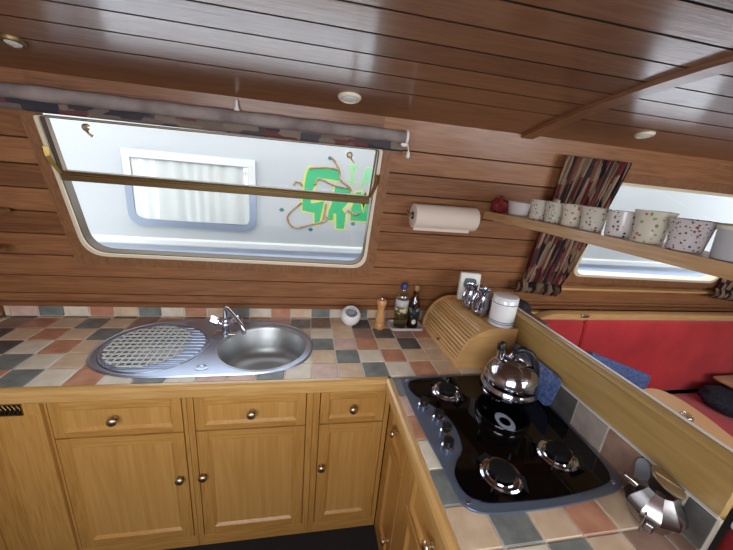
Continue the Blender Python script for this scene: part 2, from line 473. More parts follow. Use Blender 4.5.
# ------------------------------------------------------------------ ceiling lights
def downlight(x, y, label, k=1.0, mr=None, group='round ceiling lights'):
    z = yc(y)
    a = math.atan(.256*(y+.54))
    t = thing('ceiling_light', (x, y, z), label, 'ceiling light', group)
    R = Matrix.Rotation(-a, 4, 'X') @ Matrix.Diagonal((k, k, 1, 1))
    bm = B(); lathe(bm, [(.041, .004), (.041, -.003), (.036, -.009), (.029, -.010), (.027, -.005), (.0, -.005)], (x, y, z), 32, R)
    link('ring', bm, mr or M_cream, t, True, 40)
    bm = B(); lathe(bm, [(.026, -.004), (.024, -.009), (.0, -.012)], (x, y, z), 24, R)
    link('lens', bm, M_white, t, True, 40)
    return t
downlight(-.205, .225, 'small round cream ceiling light above the right end of the roller blind')
downlight(1.008, .19, 'small round ceiling light beyond the ceiling beam above the curtain', .85)
downlight(-1.14, .16, 'round ceiling light at the far left, cut by the edge of the photo', .75, M_abrass)

# ------------------------------------------------------------------ roller blind
M_blind = patches('patterned_blind_cloth', [srgb(58, 54, 66), srgb(112, 66, 66), srgb(138, 122, 110), srgb(82, 76, 82), srgb(122, 106, 98), srgb(66, 60, 64)], (14, 8, 30), .85)
M_blindlit = mottled('top_lit_blind_cloth', srgb(112, 98, 98), srgb(158, 146, 142), 9, .85, .1)  # grey-mauve of the light from above is put into the roll's cloth colour
bl = thing('roller_blind', WP(-.65, 1.79, .03), 'rolled-up patterned fabric blind on the wall above the left window', 'blind')
bm = B()
pa = [Vector(WP(-1.42+1.475*k/30, 1.795-.0*k, .034)) for k in range(31)]
pa = [p-Vector((.014, 0, 0)) for p in pa]
tube(bm, pa, [.023+.0015*math.sin(k*1.7) for k in range(31)], 18)
link('fabric_roll', bm, M_blindlit, bl, True, 60)
bm = B()
prof = [(1.79, .015), (1.746, .016), (1.738, .021), (1.746, .028), (1.79, .024)]
prism(bm, prof, lambda u, v, n: WP(n, u, v), -1.36, .045)
link('patterned_hem', bm, M_blind, bl)
for ex in (.041, -1.445):
    bm = B(); lathe(bm, [(.025, 0), (.027, .003), (.027, .009), (.012, .011), (0, .011)], WP(ex, 1.795, .034), 20, Matrix.Rotation(PI/2, 4, 'Y'))
    box(bm, ex, ex+.012, WP(0, 1.8)[1]-.04, WP(0, 1.8)[1]+.004, 1.785, 1.80)
    link('end_bracket', bm, M_white, bl, True, 40)
for cx in (-.60,):
    bm = B(); lathe(bm, [(.012, -.016), (.006, 0), (.004, .02), (0, .022)], WP(cx, 1.83, .02), 10); link('cord_cleat', bm, M_white, bl, True, 60)
bm = B(); e = WP(.062, 1.765, .035); tube(bm, [(e[0]-.01, e[1], e[2]+.02), (e[0]-.004, e[1], e[2]), (e[0], e[1]-.002, e[2]-.02)], .002, 6)
lathe(bm, [(.003, .0), (.008, -.012), (.009, -.025), (.004, -.03)], (e[0], e[1]-.002, e[2]-.018), 12)
lathe(bm, [(.009, -.012), (.011, 0), (.009, .012)], (e[0]-.022, e[1], e[2]+.004), 12, Matrix.Rotation(PI/2, 4, 'Y'))
link('pull_cord', bm, M_white, bl, True, 60)

# ------------------------------------------------------------------ paper towel roll
tr = thing('kitchen_roll_holder', WP(.28, 1.49, .055), 'white kitchen paper roll on a wall holder right of the window', 'kitchen roll')
ax = Matrix.Rotation(PI/2, 4, 'Y')
cc = WP(0, 1.487, .058)
bm = B()
lathe(bm, [(.017, .0), (.052, .0), (.054, .002), (.054, .298), (.052, .30), (.017, .30)], (.128, cc[1], cc[2]), 36, ax)
bx = B()
link('paper_roll', bm, M_paper, tr, True, 40); bx.free()
bm = B(); lathe(bm, [(.0, -.004), (.015, -.004), (.017, 0), (.017, .3), (0, .3)], (.128, cc[1], cc[2]), 20, ax); link('cardboard_core', bm, M_black, tr, True, 40)
bm = B(); lathe(bm, [(.0, 0), (.012, 0), (.012, .012), (0, .014)], (.43, cc[1], cc[2]), 16, ax)
tube(bm, [(.445, cc[1], cc[2]), (.449, cc[1]+.03, cc[2]+.004), WP(.449, 1.495, .0)], .006, 8)
link('holder_arm', bm, M_pewter, tr, True, 50)
bm = B(); tube(bm, [(.118, cc[1], cc[2]), (.114, cc[1]+.03, cc[2]+.004), WP(.114, 1.495, .0)], .005, 8); tube(bm, [(.118, cc[1], cc[2]), (.128, cc[1], cc[2])], .008, 8)
link('holder_arm', bm, M_pewter, tr, True, 50)
bm = B()
pts = []
for k in range(6): pts.append((cc[1]-.054*math.cos(k*.22), cc[2]-.054*math.sin(k*.22)))
pts += [(cc[1]-.02, cc[2]-.062)]
pts2 = pts+[(p[0]+.0012, p[1]+.001) for p in pts[::-1]]
prism(bm, pts2, lambda u, v, n: (n, u, v), .131, .40)
link('loose_sheet', bm, M_paper, tr)

# ------------------------------------------------------------------ worktop
SK = [(-1.102, .136), (-1.034, .072), (-.926, .035), (-.8, .027), (-.62, .031), (-.5, .034), (-.4, .058), (-.328, .113), (-.296, .199), (-.303, .303), (-.345, .375), (-.42, .43), (-.52, .458), (-.66, .468), (-.819, .470), (-.95, .458), (-1.04, .415), (-1.100, .345), (-1.126, .24)]
sk_out = [(v[0], v[1]) for v in spline([(a, b, 0) for a, b in SK], 5)]
def cut(o, cutter):
    md = o.modifiers.new('cut', 'BOOLEAN'); md.object = cutter; md.operation = 'DIFFERENCE'; md.solver = 'EXACT'
    bpy.context.view_layer.update()
    dg = bpy.context.evaluated_depsgraph_get()
    me = bpy.data.meshes.new_from_object(o.evaluated_get(dg)); o.modifiers.clear(); o.data = me
wt = thing('tiled_worktop', (0, .1, .9), 'L-shaped worktop of multicoloured slate and terracotta tiles with an oak edge', 'worktop')
grid = {}
def row(r, k0, s):
    for i, c in enumerate(s): grid[(k0+i, r)] = c
row(0, -4, 'tcrscrtscppscpts'.replace(' ', '')+'cr')
row(0, -1, 'scrcscppscptsc r'.replace(' ', ''))
row(0, 9, 'ptscrt')
row(1, -4, 'rtsctrctsc'); row(1, 7, 'sctscrtb'.replace('b', 't')); row(1, 9, 'tscrt')
row(2, -4, 'sdctrt'); row(2, -4, 'cdcrtc'); row(2, 9, 'sprtdt')
row(3, -4, 'dtrtst'); row(3, 9, 'ctbdbr')
row(4, -4, 'brtstsr'); row(4, 9, 'btdtsb'); row(4, 0, 'tbr')
row(5, -4, 'dtbtd')
def tcol(k, r):
    return grid.get((k, r)) or random.Random(k*31+r*17).choice('sctrptb')
bmt = B()
Z = XY(.9)
gp = .0031
for k in range(-5, 18):
    for r in range(0, 6):
        x0, x1, y0, y1 = -1.2+k*.1, -1.1+k*.1, r*.1, r*.1+.1
        x0 = max(x0, XL+.002); x1 = min(x1, .553); y1 = min(y1, .52)
        if x1-x0 < .01 or y1-y0 < .01: continue
        box(bmt, x0+gp, x1-gp, y0+gp, y1-gp, .893, .9, .0012, TI[tcol(k, r)], seg=1)
RC = {0: 'scrtbb', 1: 'psrtcb', 2: 'rstcpb', 3: 'ctsrtb', 4: 'srctpb', 5: 'tstrtb', 6: 'bcstbb'}
for j in range(7):
    for i in range(6):
        y1 = -.012-j*.1 if j else -.003; y0 = max(-.112-j*.1, -.672); x0 = i*.1+.0; x1 = min(i*.1+.1, .545)
        if y1-y0 < .01: continue
        box(bmt, x0+gp, x1-gp, y0+gp, y1-gp, .893, .9, .0012, TI[RC[j][i]], seg=1)
tl = link('tiles', bmt, TM, wt)
bm = B(); box(bm, XL+.001, .555, .0, .535, .868, .8965); box(bm, 0, .548, -.674, .0, .868, .8965)
slab = link('grout_bed', bm, M_grout, wt)
bm = B(); ccen = Vector((-.70, .25))
shr = [(ccen.x+(p[0]-ccen.x)*.975, ccen.y+(p[1]-ccen.y)*.955) for p in sk_out]
prism(bm, shr, XY(0), .84, .95); cutter = link('cutter', bm, M_grout)
cutter.location = (0, 0, 0)
cut(tl, cutter); cut(slab, cutter)
bpy.data.objects.remove(cutter)
# oak edging
def edge_prof(): return [(0, .850), (-.018, .850), (-.023, .856), (-.024, .886), (-.021, .896), (-.012, .9), (0, .9)]
bm = B(); prism(bm, edge_prof(), lambda u, v, n: (n, u-.0005, v), XL+.001, -.0)
link('front_edge', bm, M_edge, wt)
bm = B(); prism(bm, edge_prof(), lambda u, v, n: (u-.0005, n, v), -.69, -.0)
link('side_edge', bm, M_edgey, wt)
# upstands
UP = 'tpscrtscrtscrtscstrsbt'
bm = B()
for i in range(22):
    x0 = -1.6+(i-1)*.1; x1 = min(x0+.1, .553)
    x0 = max(x0, XL+.002)
    if x1-x0 < .01: continue
    box(bm, x0+gp, x1-gp, .518, .53, .902, .955, .001, TI[UP[i]], seg=1)
box(bm, XL+.002, .553, .524, .534, .8965, .957)
link('upstand_back', bm, TM, wt)
bm = B()
cols = 'bbtrddcbcdd'
yy = -.664; i = 10; js = [.53, .50, .38, .27, .16, .05, -.07, -.18, -.29, -.404, -.51, -.613, -.672]
cc_ = 'tsbrtsbdcbcdd'
for a, b, col in zip(js[:-1], js[1:], 'tsbrtsbdmbmd'):
    box(bm, .547, .556, b+gp, a-gp, .9, .992, .001, TI[col], seg=1)
box(bm, .551, .559, -.674, .52, .8965, .996)
link('upstand_side', bm, TM, wt)

# ------------------------------------------------------------------ cabinets
def panel_y(bm, y, x0, x1, z0, z1, w=.035, d=.006, t=.018, f=None, mframe=0, mp=1, wb=None):
    wb = wb or w
    """frame and recessed panel front in plane y (facing -y); f maps (u, depth, z)"""
    g = lambda u, v, n: f(u, n, v)
    def bx(a, b, c, e, n0, n1, mi):
        prism(bm, [(a, c), (b, c), (b, e), (a, e)], g, n0, n1, mi, bev=.0018 if mi != mp else 0)
    bx(x0, x0+w, z0, z1, 0, t, 2); bx(x1-w, x1, z0, z1, 0, t, 2)
    bx(x0+w, x1-w, z0, z0+wb, 0, t, mframe); bx(x0+w, x1-w, z1-w, z1, 0, t, mframe)
    # bevelled moulding + panel
    o = [(x0+w, z0+wb), (x1-w, z0+wb), (x1-w, z1-w), (x0+w, z1-w)]; s = .009
    inn = [(x0+w+s, z0+wb+s), (x1-w-s, z0+wb+s), (x1-w-s, z1-w-s), (x0+w+s, z1-w-s)]
    t2 = bmesh.new(); A = [t2.verts.new(g(p[0], p[1], t-.002)) for p in o]; I = [t2.verts.new(g(p[0], p[1], t-.002-d-.003)) for p in inn]
    for i in range(4): t2.faces.new((A[i], A[(i+1) % 4], I[(i+1) % 4], I[i]))
    merge(bm, t2, mp)
    t3 = bmesh.new(); t3.faces.new([t3.verts.new(g(p[0], p[1], t-.002-d-.003)) for p in inn]); t3.faces.ensure_lookup_table(); merge(bm, t3, mp)

def knob(parent, at, direction):
    bm = B()
    R = Vector((0, 0, 1)).rotation_difference(Vector(direction)).to_matrix().to_4x4()
    lathe(bm, [(.010, -.001), (.010, .002), (.005, .004), (.005, .011), (.012, .014), (.0165, .019), (.015, .024), (.007, .028), (0, .0285)], at, 20, R)
    o = link('knob', bm, M_pewter, parent, True, 50); return o

fy = lambda u, n, v: (u, .02-n, v)         # far run: front towards -y; n measured outwards
fx = lambda u, n, v: (.02-n, u, v)         # side run: front towards -x
def cabinet(label, f, direction, u0, u1, du, dr, door, kd, kr, cat='cabinet', zt=.832, drawer=True, back=.5):
    """u0,u1 unit extents; du (d0,d1) door/drawer extents; dr (z0,z1) drawer; door (z0,z1)"""
    side = (f is fx)
    cx = (u0+u1)/2; base = Vector(f(cx, 0, FZ))
    t = thing('kitchen_cabinet', base, label, cat, 'oak kitchen cabinets')
    mats = [M_oaky if side else M_oakx, M_oakp, M_oakz]
    bm = B(); g = lambda a, b, n: f(a, n, b)
    def bx(a, b, c, d, n0, n1, mi): prism(bm, [(a, c), (b, c), (b, d), (a, d)], g, n0, n1, mi, bev=.0012)
    bx(u0+.0005, du[0]-.003, FZ, zt, -.018, 0, 2); bx(du[1]+.003, u1-.0005, FZ, zt, -.018, 0, 2)
    bx(du[0]-.003, du[1]+.003, dr[1]+.003, zt, -.018, 0, 0); bx(du[0]-.003, du[1]+.003, FZ, door[0]-.003, -.018, 0, 0)
    link('face_frame', bm, mats, t)
    bm = B()
    for a in (u0+.001, u1-.016): prism(bm, [(a, FZ), (a+.015, FZ), (a+.015, zt), (a, zt)], g, -back, -.0185, 0)
    prism(bm, [(u0+.016, FZ), (u1-.016, FZ), (u1-.016, FZ+.03), (u0+.016, FZ+.03)], g, -back, -.0185, 0)
    prism(bm, [(u0+.017, FZ+.03), (u1-.017, FZ+.03), (u1-.017, .70), (u0+.017, .70)], g, -.03, -.024, 0)
    link('carcass', bm, mats[2], t)
    bm = B(); panel_y(bm, 0, du[0], du[1], dr[0], dr[1], .034, .005, .016, lambda u, n, v: f(u, n-.014, v), wb=.024)
    d = link('drawer', bm, mats, t); knob(d, f(kr[0], .002, kr[1]), direction)
    bm = B(); panel_y(bm, 0, du[0], du[1], door[0], door[1], .042, .005, .016, lambda u, n, v: f(u, n-.014, v))
    d = link('door', bm, mats, t); knob(d, f(kd[0], .002, kd[1]), direction)
    return t
Y_ = (0, -1, 0); X_ = (-1, 0, 0)
cabinet('oak cabinet under the sink drainer, leftmost of the three facing doors', fy, Y_, -1.175, -.74, (-1.163, -.757), (.675, .823), (.13, .668), (-.782, .458), (-.972, .748))
cabinet('oak cabinet under the round sink bowl, wide door with its knob on the left', fy, Y_, -.74, -.29, (-.715, -.318), (.675, .823), (.13, .668), (-.70, .462), (-.516, .748))
cabinet('narrow oak cabinet in the inner corner, right of the sink cabinet', fy, Y_, -.29, .018, (-.262, -.004), (.675, .823), (.13, .668), (-.245, .461), (-.133, .748))
cabinet('narrow oak cabinet of the right-hand run beside the inner corner', fx, X_, -.225, .018, (-.205, -.012), (.63, .823), (.13, .622), (-.165, .25), (-.100, .722), back=.45)
cabinet('oak cabinet of the right-hand run nearest the camera, below the front of the hob', fx, X_, -.672, -.225, (-.655, -.275), (.60, .823), (.13, .592), (-.62, .40), (-.475, .705), back=.45)
# end panel on the left with brass vent
ep = thing('end_panel', (-1.4, .02, FZ), 'plain oak panel with a brass vent, left of the drainer cabinet', 'panel')
bm = B()
for a, b in ((-1.30, -1.176), (-1.395, -1.302), (-1.627, -1.397)): 
    if a == -1.30:
        box(bm, a, b, .008, .024, FZ, .785, .001, 0); box(bm, a, b, .008, .024, .785, .832, .001, 0)
    else: box(bm, a, b, .012 if a > -1.4 else .008, .026, FZ, .832, .001, 0)
link('board', bm, M_oakz, ep)
bm = B(); ring(bm, rrect(-1.345, -1.222, .786, .832, .003, 2), rrect(-1.341, -1.226, .790, .828, .002, 2), lambda u, v, n: (u, .008-n, v), 0, .003)
for k in range(9):
    xx = -1.34+k*.0128; tube(bm, [(xx, .0065, .792), (xx+.009, .0065, .809), (xx, .0065, .826)], .0012, 5)
v = link('vent', bm, M_brass, ep)
bm = B(); box(bm, -1.341, -1.226, .0072, .0078, .790, .828); link('vent_backing', bm, M_black, v)

# ------------------------------------------------------------------ sink
sink = thing('sink', (-.7, .25, .9), 'oval stainless steel sink with a round bowl and a ridged drainer', 'sink')
BC = (-.50, .232); BR = .178
N_ = len(sk_out)
def ang_pts(cx, cy, r):
    out = []
    return out
bm = B()
# plate as polygon with a circular hole: outer profile rolled edge
zf = .9035
outer = [bm.verts.new((p[0], p[1], .9005)) for p in sk_out]
rim = [bm.verts.new((-.70+(p[0]+.70)*.992, .25+(p[1]-.25)*.985, .9065)) for p in sk_out]
inn = [bm.verts.new((-.70+(p[0]+.70)*.98, .25+(p[1]-.25)*.962, zf)) for p in sk_out]
for a, b in ((outer, rim), (rim, inn)):
    for i in range(N_): bm.faces.new((a[i], a[(i+1) % N_], b[(i+1) % N_], b[i]))
hole = [bm.verts.new((BC[0]+BR*math.cos(2*PI*i/48), BC[1]+BR*math.sin(2*PI*i/48), zf)) for i in range(48)]
e1 = [bm.edges.new((hole[i], hole[(i+1) % 48])) for i in range(48)]
e2 = [bm.edges.get((inn[i], inn[(i+1) % N_])) for i in range(N_)]
bmesh.ops.triangle_fill(bm, edges=e1+e2, use_beauty=True)
for f in list(bm.faces):
    c = f.calc_center_median()
    if (c.x-BC[0])**2+(c.y-BC[1])**2 < (BR*.93)**2: bm.faces.remove(f)
link('sink_plate', bm, M_steel, sink, False)
bm = B()
lathe(bm, [(BR+.006, .9042), (BR+.003, .9062), (BR, .9048), (BR-.006, .892), (BR-.012, .80), (BR-.03, .765), (BR-.07, .752), (.035, .748), (.033, .742), (0, .742)], (BC[0], BC[1], 0), 56, cap=False)
link('bowl', bm, M_steelb, sink, True, 60)
bm = B(); lathe(bm, [(.034, .749), (.03, .752), (.022, .748), (0, .748)], (BC[0], BC[1], 0), 28, cap=False); link('waste', bm, M_chrome, sink, True, 40)
# drainer ridges inside a pressed oval
bm = B(); DCx, DCy, DRx, DRy = -.910, .238, .186, .182
el = [(DCx+DRx*math.cos(a), DCy+DRy*math.sin(a), zf+.001) for a in [2*PI*i/48 for i in range(48)]]
tube(bm, el, .0035, 8, closed=True)
for k in range(13):
    yy = DCy-.15+.3*k/12; h = math.sqrt(max(0, 1-((yy-DCy)/DRy)**2))*DRx-.012
    tube(bm, [(DCx-h, yy, zf-.001), (DCx-h+.01, yy, zf+.001), (DCx+h-.01, yy, zf+.001), (DCx+h, yy, zf-.001)], .0048, 8)
link('drainer_ridges', bm, M_steel, sink, True, 60)
bm = B(); lathe(bm, [(.019, .0), (.019, .002), (.012, .003), (.011, .001), (0, .001)], (-.70, .08, zf), 28, Matrix.Diagonal((1.2, 1, 1, 1))); link('overflow_cover', bm, M_steel, sink, True, 40)

# drainer mat (lattice)
bm = B(); mcx, mcy = -.935, .24
zz = zf+.0065
def chord(c, r1, r2, v): 
    q = 1-((v)/r2)**2
    return r1*math.sqrt(q) if q > 0 else 0
rx, ry = .146, .158
for k in range(12):
    v = -ry*.96+2*ry*.96*k/11; h = chord(0, rx, ry, v)
    if h > .02: box(bm, mcx-h, min(mcx+h, -.80), mcy+v-.0032, mcy+v+.0032, zz-.001, zz+.002)
for k in range(13):
    u = -rx*.97+2*rx*.97*k/12; h = chord(0, ry, rx, u)
    if h > .02 and mcx+u < -.80: box(bm, mcx+u-.0028, mcx+u+.0028, mcy-h, mcy+h, zz-.0008, zz+.0022)
box(bm, mcx-.012, mcx+.014, mcy-.05, mcy-.034, zz, zz+.003)
tag(link('drainer_mat', bm, mat('translucent_white_mat', srgb(214, 216, 208), .5)), 'white perforated plastic mat lying on the sink drainer', 'sink mat')

# ------------------------------------------------------------------ tap
tp = thing('mixer_tap', (-.674, .345, zf), 'chrome mixer tap with two lever heads between drainer and bowl', 'tap')
tx, ty = -.674, .345
bm = B(); lathe(bm, [(.026, 0), (.026, .004), (.018, .008), (.016, .03), (.019, .036), (.019, .05), (.013, .056), (.009, .07), (.009, .12), (.010, .125), (0, .126)], (tx, ty, zf), 24)
box(bm, tx-.045, tx+.045, ty-.02, ty+.02, zf, zf+.006, .002)
link('body', bm, M_chrome, tp, True, 50)
bm = B(); sp_ = spline([(tx, ty, zf+.115), (tx+.012, ty-.01, zf+.124), (tx+.05, ty-.035, zf+.092), (tx+.08, ty-.055, zf+.062), (tx+.088, ty-.06, zf+.03)], 6, False)
tube(bm, sp_, [.009]*(len(sp_)-6)+[.0095, .010, .011, .011, .011, .011], 14)
link('spout', bm, M_chrome, tp, True, 60)
for s in (-1, 1):
    bm = B(); a = Vector((tx, ty, zf+.04)); d = Vector((s*.82, -.05, .45)).normalized()
    tube(bm, [a+d*.012, a+d*.03], .011, 14)
    R = Vector((0, 0, 1)).rotation_difference(d).to_matrix().to_4x4()
    lathe(bm, [(.012, .0), (.019, .004), (.020, .034), (.016, .040), (0, .042)], a+d*.032, 8, R)
    link('tap_handle', bm, M_chrome, tp, True, 35)

# ------------------------------------------------------------------ hob
hob = thing('gas_hob', (.31, -.27, .9), 'black glass gas hob with a blue-grey metal rim and four burners', 'hob')
HO = [(.032, -.03), (.045, -.016), (.22, -.012), (.40, -.008), (.57, -.012), (.0, 0)]
ho = [(.030, -.045), (.040, -.022), (.10, -.016), (.25, -.011), (.40, -.010), (.50, -.014), (.528, -.03), (.536, -.1), (.538, -.25), (.532, -.40), (.520, -.49), (.505, -.515), (.45, -.530), (.30, -.545), (.15, -.545), (.085, -.538), (.055, -.522), (.046, -.49), (.040, -.40), (.030, -.25), (.028, -.12)]
bm = B(); prism(bm, [(v[0], v[1]) for v in spline([(a, b, 0) for a, b in ho], 4)], XY(.9002), 0, .006, bev=.002)
link('rim', bm, M_hobm, hob, True, 30)
hg = [(.047, -.075), (.075, -.040), (.19, -.028), (.36, -.024), (.49, -.03), (.517, -.06), (.524, -.15), (.524, -.30), (.517, -.42), (.498, -.485), (.45, -.508), (.30, -.526), (.16, -.524), (.095, -.515), (.066, -.487), (.062, -.44), (.085, -.402), (.118, -.368), (.134, -.31), (.134, -.245), (.112, -.195), (.085, -.155), (.055, -.118)]
bm = B(); prism(bm, [(v[0], v[1]) for v in spline([(a, b, 0) for a, b in hg], 5)], XY(.9062), 0, .004, bev=.0012)
link('glass_top', bm, M_hobg, hob)
def burner(x, y, r):
    t = thing('x', (0, 0, 0), None, None); bpy.data.objects.remove(t)
    bm = B()
    lathe(bm, [(r+.019, .9102), (r+.019, .914), (r+.015, .918), (r+.008, .9165), (r+.004, .913), (r+.001, .917), (r-.003, .9175), (r-.004, .9115), (0, .9115)], (x, y, 0), 36, cap=False)
    ringo = link('burner', bm, M_chrome, hob, True, 40)
    bm = B()
    lathe(bm, [(r*.74, .912), (r*.76, .923), (r*.93, .9245), (r*.93, .932), (r*.7, .936), (0, .937)], (x, y, 0), 32, cap=False)
    link('burner_cap', bm, M_iron, ringo, True, 40)
    for k in range(4):
        bm = B()
        a = k*PI/2+math.radians(38); d = Vector((math.cos(a), math.sin(a), 0)); c = Vector((x, y, 0)); s = Vector((-d.y, d.x, 0))*.0016
        prof = [(r*.9, .938), (r*.9, .944), (r+.014, .9485), (r+.034, .912), (r+.024, .912), (r+.010, .936)]
        A = [bm.verts.new(c+d*u-s+Vector((0, 0, z))) for u, z in prof]; Bv = [bm.verts.new(c+d*u+s+Vector((0, 0, z))) for u, z in prof]
        bm.faces.new(A[::-1]); bm.faces.new(Bv)
        for i in range(len(prof)): j = (i+1) % len(prof); bm.faces.new((A[i], A[j], Bv[j], Bv[i]))
        link('pan_support', bm, M_iron, ringo)
    return ringo
burner(.178, -.118, .034); burner(.186, -.455, .036); burner(.392, -.412, .036); burner(.39, -.12, .046)
for (x, y) in ((.069, -.179), (.097, -.24), (.098, -.298), (.080, -.352)):
    bm = B(); lathe(bm, [(.0185, .9062), (.0185, .916), (.016, .918), (.0125, .920)], (x, y, 0), 24)
    k = link('control_knob', bm, M_chrome, hob, True, 40)
    bm = B(); lathe(bm, [(.0145, .917), (.0158, .932), (.0145, .936), (0, .936)], (x, y, 0), 24); box(bm, x-.002, x+.002, y-.012, y+.012, .935, .938, .0005)
    link('knob_cap', bm, M_black, k, True, 40)
for (x, y) in ((.052, -.036), (.064, -.512), (.492, -.503), (.50, -.03)):
    bm = B(); lathe(bm, [(.0065, .906), (.006, .9085), (0, .9095)], (x, y, 0), 14); link('screw', bm, M_chrome, hob, True, 50)
# oval badge
bm = B(); c0 = (.314, -.272)
eo = [(c0[0]+.027*math.cos(a)*1.0, c0[1]+.040*math.sin(a)) for a in [2*PI*i/32 for i in range(32)]]
ei = [(c0[0]+(p[0]-c0[0])*.62, c0[1]+(p[1]-c0[1])*.5) for p in eo]
ring(bm, eo, ei, XY(.9102), 0, .0008)
link('badge', bm, mat('grey_print', srgb(150, 160, 178), .4), hob)
# ------------------------------------------------------------------ kettle
kx, ky, kz = .383, -.166, .950
ke = thing('kettle', (kx, ky, kz), 'shiny stainless steel whistling kettle with a black handle on the rear burner', 'kettle')
M_ket = mat('polished_steel', srgb(186, 192, 208), .12, 1)
bm = B()
lathe(bm, [(.0, .0), (.082, .0), (.092, .004), (.096, .014), (.095, .026), (.091, .032), (.090, .036), (.093, .04), (.089, .058), (.084, .080), (.068, .101), (.048, .114), (.036, .119)], (kx, ky, kz), 48)
link('body', bm, M_ket, ke, True, 50)
bm = B(); lathe(bm, [(.040, .115), (.038, .120), (.022, .127), (.006, .130), (.005, .137), (.010, .141), (.009, .148), (0, .150)], (kx, ky, kz), 32); link('lid', bm, M_ket, ke, True, 50)
sd = Vector((-.80, .60, 0)).normalized()
kc = Vector((kx, ky, kz))
bm = B(); tube(bm, [kc+sd*.040+Vector((0, 0, .090)), kc+sd*.048+Vector((0, 0, .125)), kc+sd*.050+Vector((0, 0, .148))], [.018, .015, .013], 18); link('spout', bm, M_ket, ke, True, 60)
bm = B(); tube(bm, [kc+sd*.050+Vector((0, 0, .146)), kc+sd*.051+Vector((0, 0, .160)), kc+sd*.046+Vector((0, 0, .169)), kc+sd*.038+Vector((0, 0, .170))], [.0155, .0155, .011, .005], 16); link('whistle', bm, M_black, ke, True, 60)
bm = B()
hd = Vector((.86, -.5, 0)); hp = [kc+hd*a_+Vector((0, 0, b_)) for a_, b_ in ((.0, .128), (-.002, .150), (.014, .165), (.038, .159), (.057, .136), (.068, .106), (.074, .080), (.077, .064))]
hs = spline(hp, 5, False); tube(bm, hs, [.005+.0065*min(1, i/7, (len(hs)-1-i)/5+.3) for i in range(len(hs))], 14)
link('handle', bm, M_black, ke, True, 60)
bm = B(); a = kc+sd*.012+Vector((0, 0, .120)); tube(bm, [a+sd*.012, a+Vector((0, 0, .030)), a-sd*.022+Vector((0, 0, .004))], .0035, 8); link('handle_bracket', bm, M_chrome, ke, True, 60)

# glass chopping board leaning on the partition
bm = B()
lean = .035
def LB(u, v, n): return (.541-lean*(1-(v)/.15)+n*1.0, u, .9165+v)
prism(bm, rrect(-.232, .03, .0, .112, .020), LB, -.005, 0, bev=.001)
tag(link('chopping_board', bm, M_gboard), 'blue speckled glass board leaning against the partition behind the kettle', 'chopping board')

# ------------------------------------------------------------------ partition
pt = thing('partition', (.575, -.1, .9), 'low oak partition between the hob and the dinette', 'partition')
bm = B(); box(bm, .5605, .576, -.668, .49, FZ, .996, .001); box(bm, .553, .576, -.668, .49, .997, 1.128, .0015)
link('board', bm, M_part, pt)
bm = B(); 
prof = [(.548, 1.118), (.546, 1.124), (.550, 1.131), (.553, 1.134), (.556, 1.138), (.574, 1.138), (.580, 1.134), (.580, 1.118)]
prism(bm, prof, lambda u, v, n: (u, n, v), -.672, .49)
link('cap_rail', bm, M_part, pt)
bm = B(); box(bm, .570, .579, -.67, .47, 1.1382, 1.1405, .0005); link('edge_glint', bm, M_white, pt)  # white strip imitating light reflected along the cap's top edge
bm = B(); box(bm, .5495, .553, -.668, .49, .9965, 1.002); link('lower_bead', bm, mat('grey_bead', srgb(190, 188, 182), .5), pt)

# ------------------------------------------------------------------ pot by the partition
px, py, pz = .492, -.598, .9
po = thing('coffee_pot', (px, py, pz), 'small polished steel pot with a tilted disc lid in front of the hob', 'pot')
M_pot = mat('brushed_pot_steel', srgb(168, 164, 166), .2, 1)
bm = B(); lathe(bm, [(0, .001), (.032, .001), (.038, .006), (.055, .032), (.060, .046), (.056, .060), (.036, .084), (.027, .096), (.027, .108)], (px, py, pz), 10, Matrix.Rotation(.2, 4, 'Z'))
link('body', bm, M_pot, po, True, 25)
bm = B(); R = Matrix.Rotation(math.radians(18), 4, 'Y') @ Matrix.Rotation(math.radians(14), 4, 'X')
lathe(bm, [(0, -.003), (.030, -.003), (.037, 0), (.037, .004), (.033, .006), (0, .006)], (px+.012, py+.004, pz+.114), 32, R)
box(bm, -.034, .034, -.0015, .0015, .006, .009, M=Matrix.Translation((px+.012, py+.004, pz+.114)) @ R @ Matrix.Rotation(-.5, 4, 'Z'))
link('lid', bm, mat('satin_lid_steel', srgb(170, 154, 130), .4, .9), po, True, 40)
bm = B(); tube(bm, [(px-.03, py+.035, pz+.082), (px-.05, py+.05, pz+.094)], [.012, .004], 10); link('spout', bm, M_pot, po, True, 60)
bm = B(); CM = Matrix.Translation((px-.047, py-.030, pz+.030)) @ Matrix.Rotation(-1.0, 4, 'Z')
box(bm, -.009, .009, -.008, .006, -.012, .012, .003, M=CM); box(bm, -.014, -.010, -.010, .008, -.02, .03, .001, M=CM); link('clip', bm, M_pot, po)
bm = B()
def LU(u, v, n): return (.5425-.012*(1-v/.1)+n, u+v*.12-.012, .9015+v*.95)
ol = [(v[0], v[1]) for v in spline([(-.540, .0, 0), (-.505, .0, 0), (-.508, .04, 0), (-.502, .08, 0), (-.514, .10, 0), (-.536, .09, 0), (-.543, .05, 0)], 5)]
prism(bm, ol, LU, -.005, 0, bev=.001)
tag(link('utensil', bm, mat('satin_grey', srgb(170, 178, 190), .4, .4)), 'flat grey metal utensil leaning on the tiled upstand behind the steel pot', 'utensil')

